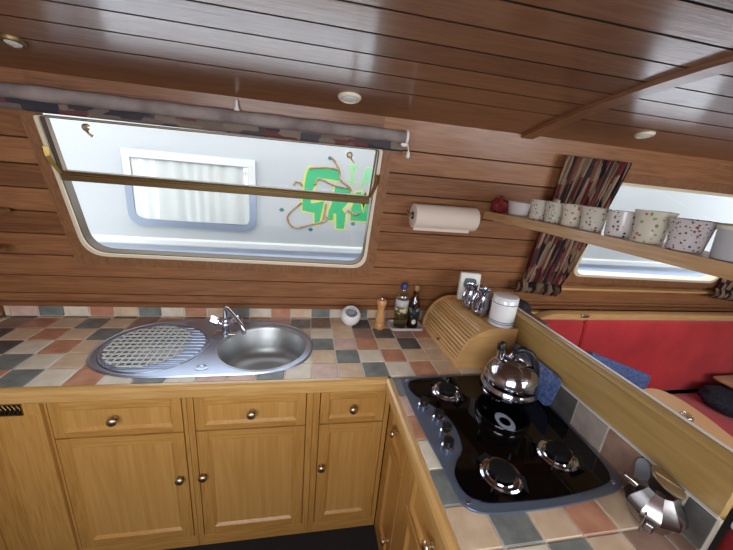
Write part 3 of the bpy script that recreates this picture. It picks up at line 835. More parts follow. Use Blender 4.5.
# ------------------------------------------------------------------ bread bin
BA = math.radians(2.5)
bb = thing('bread_bin', (.29, .037, .9), 'pine roll-top bread bin with a tambour lid in the worktop corner', 'bread bin', None, BA)
MB_ = bb.matrix_basis
W_, D_, H_ = .250, .385, .178
def prof_bb(r):      # side profile in (x,z)
    pts = [(0.0, .0)]
    for k in range(13):
        a = PI-k*(PI/2)/12; pts.append((.135+.135*math.cos(a)*r, .012+(H_-.012)*math.sin(a)*r))
    pts += [(W_, .012+(H_-.012)*r), (W_, 0)]
    return pts
M_bbend = wood('pine_end_board', [srgb(196, 146, 88), srgb(216, 170, 110), srgb(228, 188, 132)], 0, .4, .25, .1, 1.0)
for nm, y0, y1 in (('side_panel', .0, .014), ('side_panel', D_-.014, D_)):
    bm = B(); prism(bm, prof_bb(1), lambda u, v, n: tuple(MB_ @ Vector((u, n, v))), y0, y1, bev=.001); link(nm, bm, M_bbend, bb)
bm = B()
for k in range(15):
    a0 = PI-k*(PI/2)/15; a1 = PI-(k+1)*(PI/2)/15+.024; am = (a0+a1)/2
    def P2(a, s): return (.135+.135*s*math.cos(a), .012+(H_-.012)*s*math.sin(a))
    q = [P2(a0, .93), P2(a0, .97), P2(am, .985), P2(a1, .97), P2(a1, .93)]
    prism(bm, q, lambda u, v, n: tuple(MB_ @ Vector((u, n, v))), .0145, D_-.0145)
link('tambour_lid', bm, M_piney, bb)
bm = B(); q = [(.136, .160), (.136, .1745), (W_-.002, .1745), (W_-.002, .160)]
prism(bm, q, lambda u, v, n: tuple(MB_ @ Vector((u, n, v))), .0145, D_-.0145); link('top_board', bm, M_piney, bb)
bm = B(); prism(bm, [(W_-.012, 0), (W_-.002, 0), (W_-.002, .159), (W_-.012, .159)], lambda u, v, n: tuple(MB_ @ Vector((u, n, v))), .0145, D_-.0145); prism(bm, [(.005, 0), (W_-.013, 0), (W_-.013, .01), (.005, .01)], lambda u, v, n: tuple(MB_ @ Vector((u, n, v))), .0145, D_-.0145)
link('back_board', bm, M_piney, bb)
bm = B(); lathe(bm, [(.006, 0), (.007, .008), (.004, .012), (0, .012)], MB_ @ Vector((.004, .19, .035)), 12, Matrix.Rotation(-PI/2, 4, 'Y')); link('knob', bm, M_abrass, bb, True, 50)
BT = .9+H_+.0005
# canister
cx, cy = .487, .098
ca = thing('canister', (cx, cy, BT), 'tall white ceramic canister with two blue lines on the bread bin', 'canister')
bm = B(); lathe(bm, [(0, 0), (.048, 0), (.051, .004), (.051, .114), (.049, .118), (.050, .120), (.051, .124), (.049, .128), (.040, .131), (0, .132)], (cx, cy, BT), 40); link('body', bm, M_ceram, ca, True, 40)
for z in (.014, .022, .098):
    bm = B(); lathe(bm, [(.0508, z), (.0518, z+.0003), (.0518, z+.0028), (.0508, z+.0031)], (cx, cy, BT), 40, cap=False)
    link('blue_line', bm, M_bluepaint, ca, True)
# steel milk jugs
def jug(x, y, h, r, label, rz):
    t = thing('steel_jug', (x, y, BT), label, 'jug', 'steel jugs on the bread bin')
    bm = B(); lathe(bm, [(0, 0), (r*.95, 0), (r, .005), (r*1.02, h*.45), (r*.8, h*.75), (r*.72, h*.9), (r*.8, h), (r*.76, h), (r*.68, h*.9), (r*.7, h*.5), (0, h*.1)], (x, y, BT), 28, cap=False); link('body', bm, M_ket, t, True, 50)
    bm = B(); d = Vector((math.cos(rz), math.sin(rz), 0)); c = Vector((x, y, BT))
    tube(bm, spline([c+d*r*.85+Vector((0, 0, h*.9)), c+d*(r+.018)+Vector((0, 0, h*.95)), c+d*(r+.034)+Vector((0, 0, h*.6)), c+d*(r+.022)+Vector((0, 0, h*.25)), c+d*r+Vector((0, 0, h*.15))], 5, False), .0055, 10); link('handle', bm, M_chrome, t, True, 60)
jug(.444, .190, .118, .034, 'polished steel jug beside the white canister', math.radians(200))
jug(.428, .276, .110, .034, 'polished steel jug between its twin and the white alarm box, handle towards the sink', math.radians(215))
# white box (alarm / timer)
wb = thing('alarm_box', (.458, .350, BT), 'white box with a grey display standing at the back of the bread bin', 'alarm', None, math.radians(-14))
Mw = wb.matrix_basis @ Matrix.Rotation(math.radians(-9), 4, 'X')
bm = B(); box(bm, -.050, .050, -.016, .016, .002, .142, .008, M=Mw, seg=3); link('casing', bm, M_white, wb, True, 40)
bm = B(); prism(bm, [(v[0], v[1]) for v in spline([(-.026, .07, 0), (.026, .07, 0), (.029, .10, 0), (.02, .114, 0), (-.02, .114, 0), (-.029, .10, 0)], 5)], lambda u, v, n: tuple(Mw @ Vector((u, -.016-n, v))), 0, .0015); link('display', bm, mat('grey_display', srgb(110, 118, 120), .2), wb)

# ------------------------------------------------------------------ salt pot, mill, tray, bottles
sx, sy = -.105, .438
sp = thing('salt_pot', (sx, sy, .9), 'round white ceramic salt pot with a wide open mouth by the upstand', 'salt pot')
bm = B(); R = Matrix.Rotation(math.radians(34), 4, 'X')
r = .051
pr = [(0, -r)]+[(r*math.sin(a), -r*math.cos(a)) for a in [PI*k/16 for k in range(1, 12)]]
pr += [(.033, .037), (.030, .035)]+[(.92*r*math.sin(a), -.92*r*math.cos(a)) for a in [PI*k/16 for k in range(11, 0, -1)]]+[(0, -.92*r)]
lathe(bm, pr, (sx, sy, .9+r), 36, R, cap=False); link('body', bm, M_ceram, sp, True, 60)
bm = B(); lathe(bm, [(.018, 0), (.022, .004), (.018, .009)], (sx, sy, .9003), 24); link('foot', bm, M_ceram, sp, True, 60)
bm = B(); lathe(bm, [(0, -.012), (.040, -.01), (.040, -.006), (0, -.004)], (sx, sy, .9+r), 24, R, cap=False); link('salt', bm, mat('salt', srgb(200, 204, 210), .9), sp, True)
mx_, my = .040, .405
mi = thing('pepper_mill', (mx_, my, .9), 'turned wooden pepper mill between the salt pot and the bottles', 'pepper mill')
bm = B(); lathe(bm, [(0, 0), (.020, 0), (.021, .004), (.021, .022), (.018, .026), (.020, .03), (.020, .045), (.014, .065), (.013, .080), (.017, .092), (.018, .096)], (mx_, my, .9), 28); link('body', bm, M_mill, mi, True, 50)
bm = B(); lathe(bm, [(.016, .0965), (.020, .100), (.021, .112), (.017, .120), (0, .123)], (mx_, my, .9), 28); link('head', bm, M_mill, mi, True, 50)
bm = B(); lathe(bm, [(.005, .122), (.005, .127), (0, .131)], (mx_, my, .9), 12); link('finial', bm, M_chrome, mi, True, 60)
bm = B()
ti = rrect(.098, .262, .368, .468, .02)
f_ = XY(.9005)
prism(bm, ti, f_, 0, .003)
ring(bm, rrect(.094, .266, .364, .472, .022), rrect(.100, .260, .370, .466, .018), f_, .002, .014)
tag(link('oil_tray', bm, mat('white_glazed_tray', srgb(206, 202, 208), .3)), 'small white rectangular tray holding the oil and sauce bottles', 'tray')
M_cg = pane('clear_bottle_plastic', (.94, .95, .9, 1), .12)
M_bg = pane('brown_glass', (.42, .28, .17, 1), .12)
b1 = thing('oil_bottle', (.148, .418, .904), 'clear plastic oil bottle with a blue cap and a yellow-white label', 'bottle', 'bottles on the tray')
bm = B(); lathe(bm, [(0, 0), (.027, 0), (.029, .004), (.029, .118), (.026, .130), (.014, .143), (.012, .150), (.012, .156)], (.148, .418, .904), 28); link('bottle', bm, M_cg, b1, True, 50)
bm = B(); lathe(bm, [(0, .002), (.027, .002), (.0275, .045), (0, .045)], (.148, .418, .904), 24); link('oil', bm, pane('pale_oil', (.86, .84, .60, 1), .03), b1, True, 50)
bm = B(); lathe(bm, [(.0292, .058), (.0298, .058), (.0298, .085), (.0292, .085)], (.148, .418, .904), 28, cap=False); lb = link('label', bm, patches('yellow_bottle_label', [srgb(216, 200, 120), srgb(238, 232, 206), srgb(120, 120, 70)], (60, 60, 80), .6), b1, True)
bm = B(); lathe(bm, [(.0292, .085), (.0297, .085), (.0297, .112), (.0292, .112)], (.148, .418, .904), 28, cap=False); link('upper_label', bm, mat('white_label', srgb(206, 204, 204), .6), b1, True)
bm = B(); lathe(bm, [(.0145, .152), (.0145, .168), (.013, .170), (0, .170)], (.148, .418, .904), 20); link('cap', bm, mat('blue_cap', srgb(36, 52, 130), .4), b1, True, 50)
b2 = thing('sauce_bottle', (.213, .412, .904), 'slim dark brown sauce bottle with a dark label on the tray, right of the oil', 'bottle', 'bottles on the tray')
bm = B(); lathe(bm, [(0, 0), (.024, 0), (.026, .004), (.026, .085), (.020, .110), (.012, .128), (.011, .150), (.013, .152), (.013, .158), (0, .158)], (.213, .412, .904), 28); link('bottle', bm, M_bg, b2, True, 50)
bm = B(); lathe(bm, [(.0262, .045), (.0267, .045), (.0267, .084), (.0262, .084)], (.213, .412, .904), 28, cap=False); link('label', bm, patches('dark_bottle_label', [srgb(40, 56, 60), srgb(24, 26, 30), srgb(130, 136, 140)], (50, 50, 60), .6), b2, True)
bm = B(); lathe(bm, [(.010, 0), (.010, .001), (0, .0015)], (.213-.003, .412-.0262, .904+.03), 20, Matrix.Rotation(PI/2, 4, 'X')); link('round_seal', bm, M_white, b2)
bm = B(); lathe(bm, [(.0125, .150), (.0135, .156), (.012, .172), (0, .172)], (.213, .412, .904), 20); link('cap', bm, mat('gold_cap', srgb(170, 140, 100), .4, .5), b2, True, 50)

def stretch(t, kr, kz):
    for o in t.children:
        for v in o.data.vertices: v.co = (v.co.x*kr, v.co.y*kr, v.co.z*kz)
stretch(b1, 1.14, 1.36); stretch(b2, 1.1, 1.32); stretch(mi, 1.2, 1.27)

# ------------------------------------------------------------------ mug shelf
sh = B()
pts = [(.520, .432), (.538, .30), (.558, .10), (.585, -.30), (.60, -.55), (.605, -.85), (.745, -.85), (.745, .432)]
ptsr = [(.500, .436), (.515, .36), (.538, .22), (.558, .08), (.582, -.20), (.598, -.50), (.606, -.85), (.745, -.85), (.745, .436)]
def SW(u, v, n): 
    return (u, min(v, .53-(1.48+n-.95)*TA-.006), 1.480+n)
prism(sh, ptsr, SW, 0, .036, bev=.003)
tag(link('mug_shelf', sh, M_shelf), 'long varnished wooden shelf carrying the row of mugs above the partition', 'shelf')
SZ = 1.5165
FL1 = floral('floral_china_green', srgb(214, 210, 198), [srgb(110, 130, 90), srgb(160, 70, 80), srgb(140, 150, 110), srgb(110, 80, 70)], 85)
FL2 = floral('floral_china_blue', srgb(218, 214, 212), [srgb(70, 76, 110), srgb(150, 60, 70), srgb(90, 110, 90), srgb(60, 50, 60)], 80)
FL3 = floral('floral_china_pink', srgb(218, 214, 196), [srgb(190, 90, 120), srgb(130, 150, 90), srgb(190, 110, 100), srgb(160, 170, 120)], 62)
FL4 = floral('floral_china_sprig', srgb(210, 204, 204), [srgb(140, 60, 80), srgb(80, 80, 120), srgb(120, 110, 120), srgb(150, 80, 90)], 105)
def mug_make(x, y, r, h, m, label, rz, flare=1.12):
    t = thing('mug', (x, y, SZ+.0005), label, 'mug', 'china mugs on the shelf')
    bm = B(); lathe(bm, [(0, 0), (r*.82, 0), (r*.86, .003), (r*.9, h*.3), (r*.98, h*.75), (r*flare, h), (r*flare-.0025, h), (r*.92, h*.75), (r*.84, h*.3), (r*.78, .006), (0, .005)], (x, y, SZ+.0005), 32, cap=False)
    link('body', bm, m, t, True, 60)
    bm = B(); c = Vector((x, y, SZ)); d = Vector((math.cos(rz), math.sin(rz), 0))
    tube(bm, spline([c+d*r*.93+Vector((0, 0, h*.78)), c+d*(r+.014)+Vector((0, 0, h*.86)), c+d*(r+.026)+Vector((0, 0, h*.6)), c+d*(r+.018)+Vector((0, 0, h*.3)), c+d*r*.86+Vector((0, 0, h*.2))], 5, False), .0038, 8)
    link('handle', bm, m, t, True, 60)
    return t
H = math.radians
mug_make(.612, .190, .037, .078, FL1, 'green-sprigged china mug next to the white bowl on the shelf', H(60))
mug_make(.620, .110, .036, .076, FL1, 'china mug with its pale handle turned to the kitchen, second from the wall end', H(215))
mug_make(.628, .028, .037, .078, FL3, 'cream floral china mug, third from the wall end of the shelf', H(60))
mug_make(.635, -.058, .040, .078, FL1, 'brown-sprigged china mug left of the blue-flowered one', H(60))
mug_make(.640, -.158, .042, .078, FL2, 'straight white mug with blue and dark red flowers', H(60), 1.0)
mug_make(.640, -.252, .043, .090, FL3, 'tall flared mug with large pink flowers and green leaves', H(60), 1.15)
mug_make(.642, -.350, .044, .080, FL4, 'wide mug with small scattered purple flowers beside the plastic tub', H(50), 1.15)
tb = thing('plastic_tub', (.655, -.452, SZ), 'translucent grey plastic tub with a cream rim at the right end of the mugs', 'tub')
bm = B(); lathe(bm, [(0, 0), (.042, 0), (.044, .003), (.048, .072), (.046, .072), (.042, .004), (0, .003)], (.655, -.452, SZ+.0005), 32, cap=False); link('body', bm, mat('frosted_plastic', srgb(186, 188, 194), .35), tb, True, 50)
bm = B(); lathe(bm, [(.047, .070), (.051, .070), (.052, .078), (.049, .081), (0, .081)], (.655, -.452, SZ+.0005), 32); link('lid', bm, mat('cream_lid', srgb(226, 222, 200), .4), tb, True, 50)
bo = thing('serving_bowl', (.608, .315, SZ), 'plain white oval bowl with a pouring lip near the wall on the shelf', 'bowl')
bm = B(); SM = Matrix.Diagonal((.8, 1.35, 1.1, 1))
lathe(bm, [(0, .0005), (.036, .0005), (.042, .008), (.047, .045), (.052, .052), (.050, .053), (.044, .044), (.038, .010), (0, .006)], (.608, .322, SZ), 36, SM, cap=False); link('body', bm, M_ceram, bo, True, 50)
rb = thing('red_bag', (.575, .40, SZ), 'small crumpled red bag at the wall end of the shelf', 'bag')
def blob(bm, c, s, amp, seed, sub=3, sq=0):
    t = bmesh.new(); bmesh.ops.create_icosphere(t, subdivisions=sub, radius=1)
    rr = random.Random(seed); ph = [rr.uniform(0, 6) for _ in range(9)]
    for v in t.verts:
        p = v.co.copy(); d = 1+amp*(math.sin(p.x*5+ph[0])*math.sin(p.y*6+ph[1])+.6*math.sin(p.z*9+ph[2]+p.x*4)+.4*math.sin(p.y*13+ph[3]))
        if sq: p = Vector([math.copysign(abs(a)**sq, a) for a in p])
        v.co = Vector((p.x*s[0]*d, p.y*s[1]*d, max(p.z*s[2]*d, -s[2]*.9)))+Vector(c)
    merge(bm, t)
bm = B(); blob(bm, (.555, .385, SZ+.030), (.044, .022, .034), .2, 3); link('crumpled_body', bm, mottled('red_plastic', srgb(96, 24, 30), srgb(150, 48, 52), 40, .5, .3), rb, True)
bm = B(); lathe(bm, [(0, .0), (.012, .001), (.006, .01), (.010, .018)], (.555, .385, SZ+.058), 10); link('knot', bm, mat('dark_red_plastic', srgb(110, 24, 30), .4), rb, True)
# paper sprig behind the first mug
bm = B()
tube(bm, [(.70, .23, SZ+.001), (.70, .225, SZ+.05), (.70, .205, SZ+.085)], [.018, .022, .012], 10)
tag(link('folded_napkin', bm, mottled('pale_green_paper', srgb(170, 172, 150), srgb(206, 200, 190), 40, .9, .2), None, True), 'pale folded paper napkin standing behind the first mug', 'napkin')

# ------------------------------------------------------------------ curtains
M_cur = patches('patchwork_curtain_cloth', [srgb(54, 48, 62), srgb(158, 66, 70), srgb(200, 170, 136), srgb(168, 104, 88), srgb(98, 78, 78), srgb(214, 190, 160), srgb(134, 62, 66)], (125, 6, 7), .85)
def curtain(label, top, bot, zt, zb, mid=None, folds=12, n0=.045):
    t = thing('curtain', WP((bot[0]+bot[1])/2, zb, n0), label, 'curtain', 'patchwork curtains')
    bm = B(); nu, nv = folds*10, 26; G = []
    for j in range(nv+1):
        v = j/nv; z = zt+(zb-zt)*v
        s = v**1.3
        a = top[0]+(bot[0]-top[0])*s; b = top[1]+(bot[1]-top[1])*s
        amp = .016*(1-.35*v)
        G.append([bm.verts.new(WP(a+(b-a)*(i/nu)+.006*math.sin(i*.37+v*3), z, n0+amp*math.sin(2*PI*folds*i/nu+1.2*math.sin(v*2.5+i*.05))+.004*math.sin(i*1.9+v*7))) for i in range(nu+1)])
    for j in range(nv):
        for i in range(nu): bm.faces.new((G[j][i], G[j][i+1], G[j+1][i+1], G[j+1][i]))
    bmesh.ops.solidify(bm, geom=bm.faces[:], thickness=.002)
    link('drape', bm, M_cur, t, True)
    return t
def tieback(par, x0, x1, z0, z1, n=11, n0=.05):
    bm = B(); nu = n*8; G = []
    for j in range(7):
        v = j/6
        row_ = []
        for i in range(nu+1):
            u = i/nu; x = x0+(x1-x0)*u; zc = z0+(z1-z0)*u
            puff = .018*math.sin(PI*v)
            row_.append(bm.verts.new(WP(x, zc+(.5-v)*.066+.005*math.sin(i*.8), n0+.006+puff+.009*math.sin(2*PI*n*u))))
        G.append(row_)
    for j in range(6):
        for i in range(nu): bm.faces.new((G[j][i], G[j][i+1], G[j+1][i+1], G[j+1][i]))
    bmesh.ops.solidify(bm, geom=bm.faces[:], thickness=.004)
    link('tieback', bm, patches('tieback_cloth', [srgb(60, 46, 50), srgb(186, 162, 130), srgb(120, 60, 56), srgb(150, 120, 96), srgb(206, 186, 156)], (60, 5, 16), .85), par, True)
c1 = curtain('patchwork patterned curtain gathered to the left of the dinette window', (.78, 1.135), (.82, 1.055), 1.80, 1.13)
tieback(c1, .775, 1.055, 1.142, 1.118)
c2 = curtain('patchwork patterned curtain at the far right end of the dinette window', (2.12, 2.46), (2.19, 2.45), 1.80, 1.13)
tieback(c2, 2.14, 2.46, 1.135, 1.10)

# ------------------------------------------------------------------ dinette
bn = thing('bench_seat', (2.2, .1, FZ), 'long red upholstered bench with a wooden back rail under the right window', 'bench')
def cushion_box(bm, x0, x1, y0, y1, z0, z1, r=.03, M=None, seg=4):
    box(bm, x0, x1, y0, y1, z0, z1, r, M=M, seg=seg)
LM = Matrix.Translation((0, .44, .46)) @ Matrix.Rotation(math.radians(-4), 4, 'X') @ Matrix.Translation((0, -.44, -.46))
bm = B(); cushion_box(bm, 1.262, 3.4, .37, .455, .45, .94, .022, LM); link('back_cushion', bm, M_red, bn, True, 50)
bm = B(); cushion_box(bm, .96, 1.256, .37, .455, .45, .94, .022, LM); link('back_cushion', bm, M_red, bn, True, 50)
bm = B(); cushion_box(bm, 1.28, 3.4, -.15, .36, .36, .46, .03); link('seat_cushion', bm, M_red, bn, True, 50)
bm = B(); box(bm, 1.22, 3.4, -.12, .47, FZ, .355, .002); box(bm, .96, 1.219, .372, .47, FZ, .448, .002); link('base', bm, M_trimx, bn)
bm = B()
prof = [(.43, .935), (.425, .945), (.43, .972), (.445, .978), (.475, .978), (.475, .935)]
nn = 60; 
xs = [.93+.16*(k/10) for k in range(11)]+[1.2, 1.25, 1.3, 1.8, 2.4, 3.0, 3.4]
rings = []
for x in xs:
    d = -.06*max(0, (1.09-x)/.16)**2.2
    rings.append([bm.verts.new((x, p[0], p[1]+d)) for p in prof])
for a, b in zip(rings[:-1], rings[1:]):
    for i in range(len(prof)): j = (i+1) % len(prof); bm.faces.new((a[i], a[j], b[j], b[i]))
bm.faces.new(rings[0]); bm.faces.new(rings[-1])
link('back_rail', bm, M_pine, bn, True, 40)
bm = B(); box(bm, 1.235, 1.285, .418, .425, .955, .975, .004); link('rail_catch', bm, M_pewter, bn)
# ledge behind the rail
bm = B(); box(bm, .60, 3.45, .482, .512, .93, .962, .002); tag(link('side_ledge', bm, M_pine), 'narrow wooden ledge between the bench rail and the wall boards', 'ledge')
for i, (a, b) in enumerate(((1.34, 1.44), (1.95, 2.5))):  # dark strips put in for the shaded gaps behind the rail
    bm = B(); tube(bm, [(a, .492, .970), (a+.03, .490, .972), ((a+b)/2, .493, .972), (b-.03, .490, .971), (b, .492, .970)], .008, 8)
    tag(link('shade_strip', bm, M_black, None, True), ('short' if i == 0 else 'long')+' dark strip standing in for the shaded gap behind the bench rail'+(', nearer the kitchen' if i == 0 else ', below the right-hand tieback'), 'shade_strip')
# dark bag in corner
bm = B(); blob(bm, (.76, .395, 1.02), (.10, .05, .05), .12, 11)
t_ = link('cloth_bag', bm, mottled('black_cloth', srgb(20, 20, 26), srgb(54, 54, 62), 50, .8, .4), None, True); tag(t_, 'dark crumpled bag in the corner behind the canister and partition', 'bag')
bm = B(); box(bm, .60, .925, .30, .474, FZ, .974, .002); tag(link('corner_locker', bm, M_trimx), 'low wooden locker in the corner behind the partition', 'locker')
# blue cushion
Mc = Matrix.Translation((1.40, .262, .645)) @ Matrix.Rotation(math.radians(-12), 4, 'X') @ Matrix.Rotation(math.radians(19), 4, 'Y')
bm = B(); box(bm, -.225, .225, -.03, .03, -.098, .105, .024, M=Mc, seg=4)
tag(link('cushion', bm, M_blue, None, True), 'flat blue cushion leaning against the red bench back', 'cushion')
# table
tt = thing('dinette_table', (1.1, -.12, FZ), 'pale varnished table corner just beyond the partition', 'table')
to = [(v[0], v[1]) for v in spline([(.72, .05, 0), (1.0, .05, 0), (1.27, .045, 0), (1.34, .05, 0), (1.405, .04, 0), (1.43, -.03, 0), (1.425, -.12, 0), (1.40, -.22, 0), (1.365, -.30, 0), (1.25, -.315, 0), (.9, -.315, 0), (.72, -.30, 0), (.70, -.1, 0)], 4)]
M_tab = mottled('table_laminate', srgb(214, 164, 116), srgb(222, 174, 128), 4, .3, 0)
bm = B(); prism(bm, to, XY(.722), 0, .028, bev=.004); link('tabletop', bm, M_tab, tt)
bm = B(); lathe(bm, [(.13, 0), (.13, .01), (.03, .02), (.028, .02), (.028, .651)], (1.02, -.13, FZ+.0005), 24); link('pedestal', bm, M_chrome, tt, True, 40)
gl = thing('glass_tumbler', (1.272, -.165, .7505), 'tiny clear glass on the table edge beyond the partition', 'glass')
bm = B(); lathe(bm, [(0, 0), (.021, 0), (.026, .012), (.026, .026), (.02, .036), (.017, .036), (.022, .025), (.022, .013), (.018, .004), (0, .004)], (1.272, -.165, .7505), 24, cap=False); link('bowl', bm, pane('clear_glass', (.9, .92, .92, 1), .25), gl, True)
# crochet blanket + folded cloth
bm = B(); blob(bm, (2.32, .185, .515), (.24, .13, .058), .06, 5, 4, .7)
tag(link('crochet_blanket', bm, mottled('navy_crochet', srgb(14, 14, 20), srgb(46, 48, 64), 90, .95, 1), None, True), 'dark folded crochet blanket on the red bench', 'blanket')
bm = B(); box(bm, 2.24, 2.62, .10, .32, .585, .61, .012, M=None, seg=3)
tag(link('folded_cloth', bm, mottled('tan_cloth', srgb(170, 126, 96), srgb(206, 160, 124), 30, .85, .3), None, True), 'tan folded cloth lying on top of the dark blanket', 'cloth')
# red chair back at the end of the partition
ab = thing('upholstered_bench', (.73, -.70, FZ), 'dark red upholstered seat at the near end of the partition', 'seat')
bm = B(); box(bm, .563, .80, -.80, -.676, .42, .985, .02, seg=3); link('cushion', bm, M_redd, ab, True, 50)
bm = B(); box(bm, .566, .80, -.79, -.68, .985, 1.005, .006); link('piping', bm, M_white, ab, True, 50)
bm = B(); box(bm, .565, .82, -.82, -.676, FZ, .418, .002); link('base', bm, M_trimx, ab)

# ------------------------------------------------------------------ spice shelves on the left wall
sr = thing('wall_rack', (XL, .36, 1.2), 'small two-tier wooden rack on the left wall, just showing at the photo edge', 'rack')
for z, xe in ((1.375, .20), (1.225, .155)):
    bm = B(); ol = [(XL+.001, .30), (XL+.001, .44), (XL+xe-.03, .44), (XL+xe, .41), (XL+xe, .34), (XL+xe-.04, .30)]
    prism(bm, ol, XY(z), 0, .016, bev=.003); link('shelf', bm, M_trimx, sr)
bm = B(); box(bm, XL+.001, XL+.014, .30, .44, 1.20, 1.42, .002); link('back_plate', bm, M_trimz, sr)

# ------------------------------------------------------------------ neighbouring boat outside
YB = 1.4
nb = thing('narrowboat', (0, 1.4, -.2), 'pale grey boat moored alongside, seen through the windows, with green lettering', 'boat')
M_hull = mat('pale_grey_boat_paint', srgb(200, 204, 206), .4)
bm = B(); prism(bm, [(YB, -.2), (YB, 1.062), (YB+.0, 1.95), (YB+.25, 2.02), (YB+1.9, 2.02), (YB+1.9, -.2)], lambda u, v, n: (n, u, v), -5, 7)
link('cabin_side', bm, M_hull, nb)
bm = B(); prism(bm, [(YB, 1.035), (YB-.018, 1.035), (YB-.025, 1.045), (YB-.025, 1.075), (YB-.018, 1.085), (YB, 1.085)], lambda u, v, n: (n, u, v), -5, 7)
link('rubbing_strake', bm, mat('white_gloss', srgb(245, 245, 242), .3), nb)
bm = B(); prism(bm, [(YB, -.2), (YB-.14, -.2), (YB-.14, .985), (YB, 1.0)], lambda u, v, n: (n, u, v), -5, 7)
link('hull', bm, mat('pale_blue_hull', srgb(186, 200, 226), .35), nb)
f_ = lambda u, v, n: (u, YB-n, v)
bm = B(); o1 = rquad([(-1.505, 1.655), (-1.505, 1.17), (-.688, 1.165), (-.688, 1.655)], [.01, .09, .09, .01]); i1 = rquad([(-1.462, 1.60), (-1.462, 1.215), (-.733, 1.205), (-.733, 1.60)], [.008, .06, .06, .008])
ring(bm, o1, i1, f_, 0, .02); w_ = link('window_frame', bm, mat('blue_grey_frame', srgb(150, 162, 182), .3, .2), nb)
bm = B(); prism(bm, [(-1.50, 1.655), (-.69, 1.655), (-.69, 1.605), (-1.50, 1.605)], f_, .0201, .026); prism(bm, [(-1.50, 1.605), (-1.455, 1.605), (-1.455, 1.46), (-1.50, 1.46)], f_, .0201, .024); prism(bm, [(-.74, 1.605), (-.69, 1.605), (-.69, 1.46), (-.74, 1.46)], f_, .0201, .024)
link('hopper_trim', bm, M_white, w_)
bm = B(); nu = 120; G = []
for j in range(2):
    G.append([bm.verts.new(f_(-1.46+.726*i/nu, 1.60-.39*j, .009+.004*math.sin(i*.5+1.8*math.sin(i*.09+.5*j))+.003*math.sin(i*.19+j))) for i in range(nu+1)])
for i in range(nu): bm.faces.new((G[0][i], G[0][i+1], G[1][i+1], G[1][i]))
link('net_curtain', bm, mat('net_curtain', srgb(246, 250, 246), .9), w_, True)
bm = B(); prism(bm, i1, f_, .0175, .0185); link('pane', bm, M_glass, w_)
# lettering (crop grid -> plane), shapes follow the painted letters
def LT(a, b): # zoom grid (0..605, 0..550)  to plane
    u = a/605; v = b/550
    x_top = -.595+u*(.152+.595); x = -.595+u*.745 + .03*v*0
    return (x, 1.80-.09*0-(v*.635)+.0*u)
letters = [
 ('letter', 'g', [(200, 150), (370, 145), (375, 205), (250, 200), (235, 240), (215, 290), (212, 350), (235, 345), (290, 330), (275, 400), (262, 470), (235, 475), (235, 405), (165, 395), (165, 340), (175, 260), (185, 190)]),
 ('letter', 'g', [(350, 240), (440, 250), (447, 295), (430, 330), (395, 372), (418, 400), (412, 490), (365, 490), (362, 400), (345, 400), (345, 440), (315, 445), (315, 395), (335, 335), (345, 290)]),
 ('letter', 'g', [(475, 265), (505, 258), (505, 330), (520, 380), (530, 380), (545, 262), (580, 262), (575, 435), (450, 435), (450, 380), (455, 350), (470, 300)]),
 ('letter', 'p', [(425, 112), (478, 108), (475, 128), (458, 130), (453, 198), (468, 205), (466, 216), (428, 216), (428, 204), (438, 196), (440, 130), (425, 126)]),
 ('letter', 'p', [(495, 232), (528, 118), (560, 118), (572, 232), (552, 232), (548, 196), (522, 196), (516, 232)])]
M_green = mat('green_paint', srgb(70, 196, 132), .5); M_pgreen = mat('pale_green_paint', srgb(150, 226, 178), .5); M_yel = mat('yellow_outline_paint', srgb(232, 232, 110), .5)
M_rope = mottled('painted_rope', srgb(150, 104, 70), srgb(206, 186, 150), 60, .6, 0)
import json
LQ = {}
def letter_pt(a, b):
    # bilinear placement of the lettering panel on the boat side
    TL, TR, BL, BR_ = LTQ
    u, v = a/605, b/550
    x = (TL[0]*(1-u)+TR[0]*u)*(1-v)+(BL[0]*(1-u)+BR_[0]*u)*v
    z = (TL[1]*(1-u)+TR[1]*u)*(1-v)+(BL[1]*(1-u)+BR_[1]*u)*v
    return (x, z)
LTQ = ((-.585, 1.82), (.17, 1.82), (-.57, 1.15), (.19, 1.15))
for nm, k, pts in letters:
    P2 = [letter_pt(*p) for p in pts]
    cx = sum(p[0] for p in P2)/len(P2); cz = sum(p[1] for p in P2)/len(P2)
    # outline: offset polygon outward
    n = len(P2); area = sum(P2[i][0]*P2[(i+1) % n][1]-P2[(i+1) % n][0]*P2[i][1] for i in range(n))
    off = []
    for i in range(n):
        a = Vector(P2[i-1]); b = Vector(P2[i]); c = Vector(P2[(i+1) % n])
        d1 = (b-a).normalized(); d2 = (c-b).normalized(); s = 1 if area > 0 else -1
        nv = (Vector((d1.y, -d1.x))+Vector((d2.y, -d2.x)))*s
        if nv.length < .2: nv = Vector((d1.y, -d1.x))*s
        nv.normalize(); off.append(tuple(b+nv*(.014 if k == 'g' else .005)))
    bm = B(); prism(bm, P2, f_, .0012, .002); lo = link('letter', bm, M_green if k == 'g' else M_pgreen, nb)
    bm = B(); prism(bm, off, f_, 0, .001); link('outline', bm, M_yel, lo)
for pts in ([(322, 80), (345, 100), (372, 150), (380, 200), (430, 235), (447, 260)], [(160, 350), (110, 395), (80, 440), (100, 490), (140, 500), (200, 480), (290, 455), (310, 420)], [(115, 255), (125, 235), (150, 235), (162, 255)], [(370, 145), (300, 138), (205, 150)], [(235, 240), (260, 205), (350, 235), (440, 245)], [(300, 340), (290, 420), (280, 455)], [(415, 400), (430, 375), (445, 385), (480, 400), (500, 385)]):
    bm = B(); P3 = spline([f_(*letter_pt(*p), .002) for p in pts], 6, False); tube(bm, P3, .008, 6); link('painted_rope', bm, M_rope, nb, True)
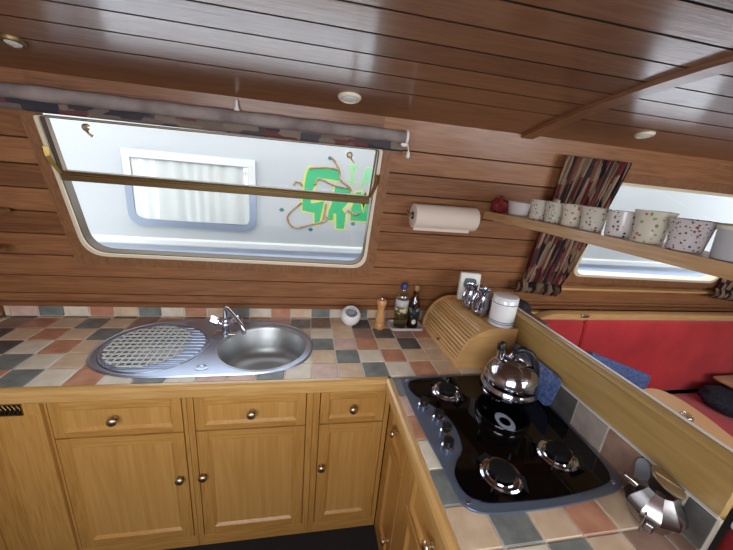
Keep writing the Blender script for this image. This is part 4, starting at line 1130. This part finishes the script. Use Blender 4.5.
for a, b in ((48, 400), (213, 507), (465, 457), (318, 85)):
    bm = B(); q = letter_pt(a, b); prism(bm, [(v[0], v[1]) for v in spline([(q[0]-.018, q[1], 0), (q[0], q[1]+.014, 0), (q[0]+.018, q[1], 0), (q[0], q[1]-.014, 0)], 4)], f_, 0, .0015); link('painted_leaf', bm, mat('teal_paint', srgb(70, 130, 130), .5), nb)
# canal water between the boats
bm = B(); box(bm, -6, 8, .6, 1.26, -.25, -.2)
tag(link('water', bm, mat('canal_water', srgb(70, 84, 86), .08)), 'strip of canal water between the two boats', 'water', None, 'structure')

# ------------------------------------------------------------------ light
w = bpy.data.worlds.new('World'); sc.world = w; w.use_nodes = True
nt = w.node_tree; bg = nt.nodes['Background']; bg.inputs[0].default_value = (.91, .96, 1.0, 1); bg.inputs[1].default_value = 2.45
def area(name, loc, rot, sx, sy, e, col=(1, 1, 1)):
    l = bpy.data.lights.new(name, 'AREA'); l.shape = 'RECTANGLE'; l.size = sx; l.size_y = sy; l.energy = e; l.color = col
    o = bpy.data.objects.new(name, l); C.objects.link(o); o.location = loc; o.rotation_euler = rot; return o
# daylight entering through the windows
area('daylight_window_left', (-.65, .86, 1.56), (math.radians(-90-22), 0, 0), 1.25, .5, 7, (.84, .92, 1))
area('daylight_window_right', (1.65, .86, 1.54), (math.radians(-90-22), 0, 0), 1.1, .5, 6, (.84, .92, 1))
area('daylight_opposite_left', (-.7, YF-.04, 1.435), (math.radians(90-18), 0, 0), 1.2, .57, 19, (.95, .97, 1))
area('daylight_opposite_right', (1.45, YF-.04, 1.435), (math.radians(90-18), 0, 0), 1.5, .57, 19, (.95, .97, 1))

# ------------------------------------------------------------------ camera
cam = bpy.data.cameras.new('camera'); co = bpy.data.objects.new('camera', cam); C.objects.link(co)
Rm = Matrix(((0.9812, -0.0319, -0.1904), (-0.1714, 0.3102, -0.9351), (0.0889, 0.9501, 0.2989)))
co.matrix_world = Matrix.Translation((-.3409, -1.0242, 1.6346)) @ Rm.to_4x4()
cam.sensor_fit = 'HORIZONTAL'; cam.sensor_width = 36; cam.lens = 321.73*36/733
cam.clip_start = .02; cam.clip_end = 60
sc.camera = co
sc.view_settings.view_transform = 'Standard'; sc.view_settings.look = 'None'; sc.view_settings.gamma = 1
sc.view_settings.exposure = 0.0
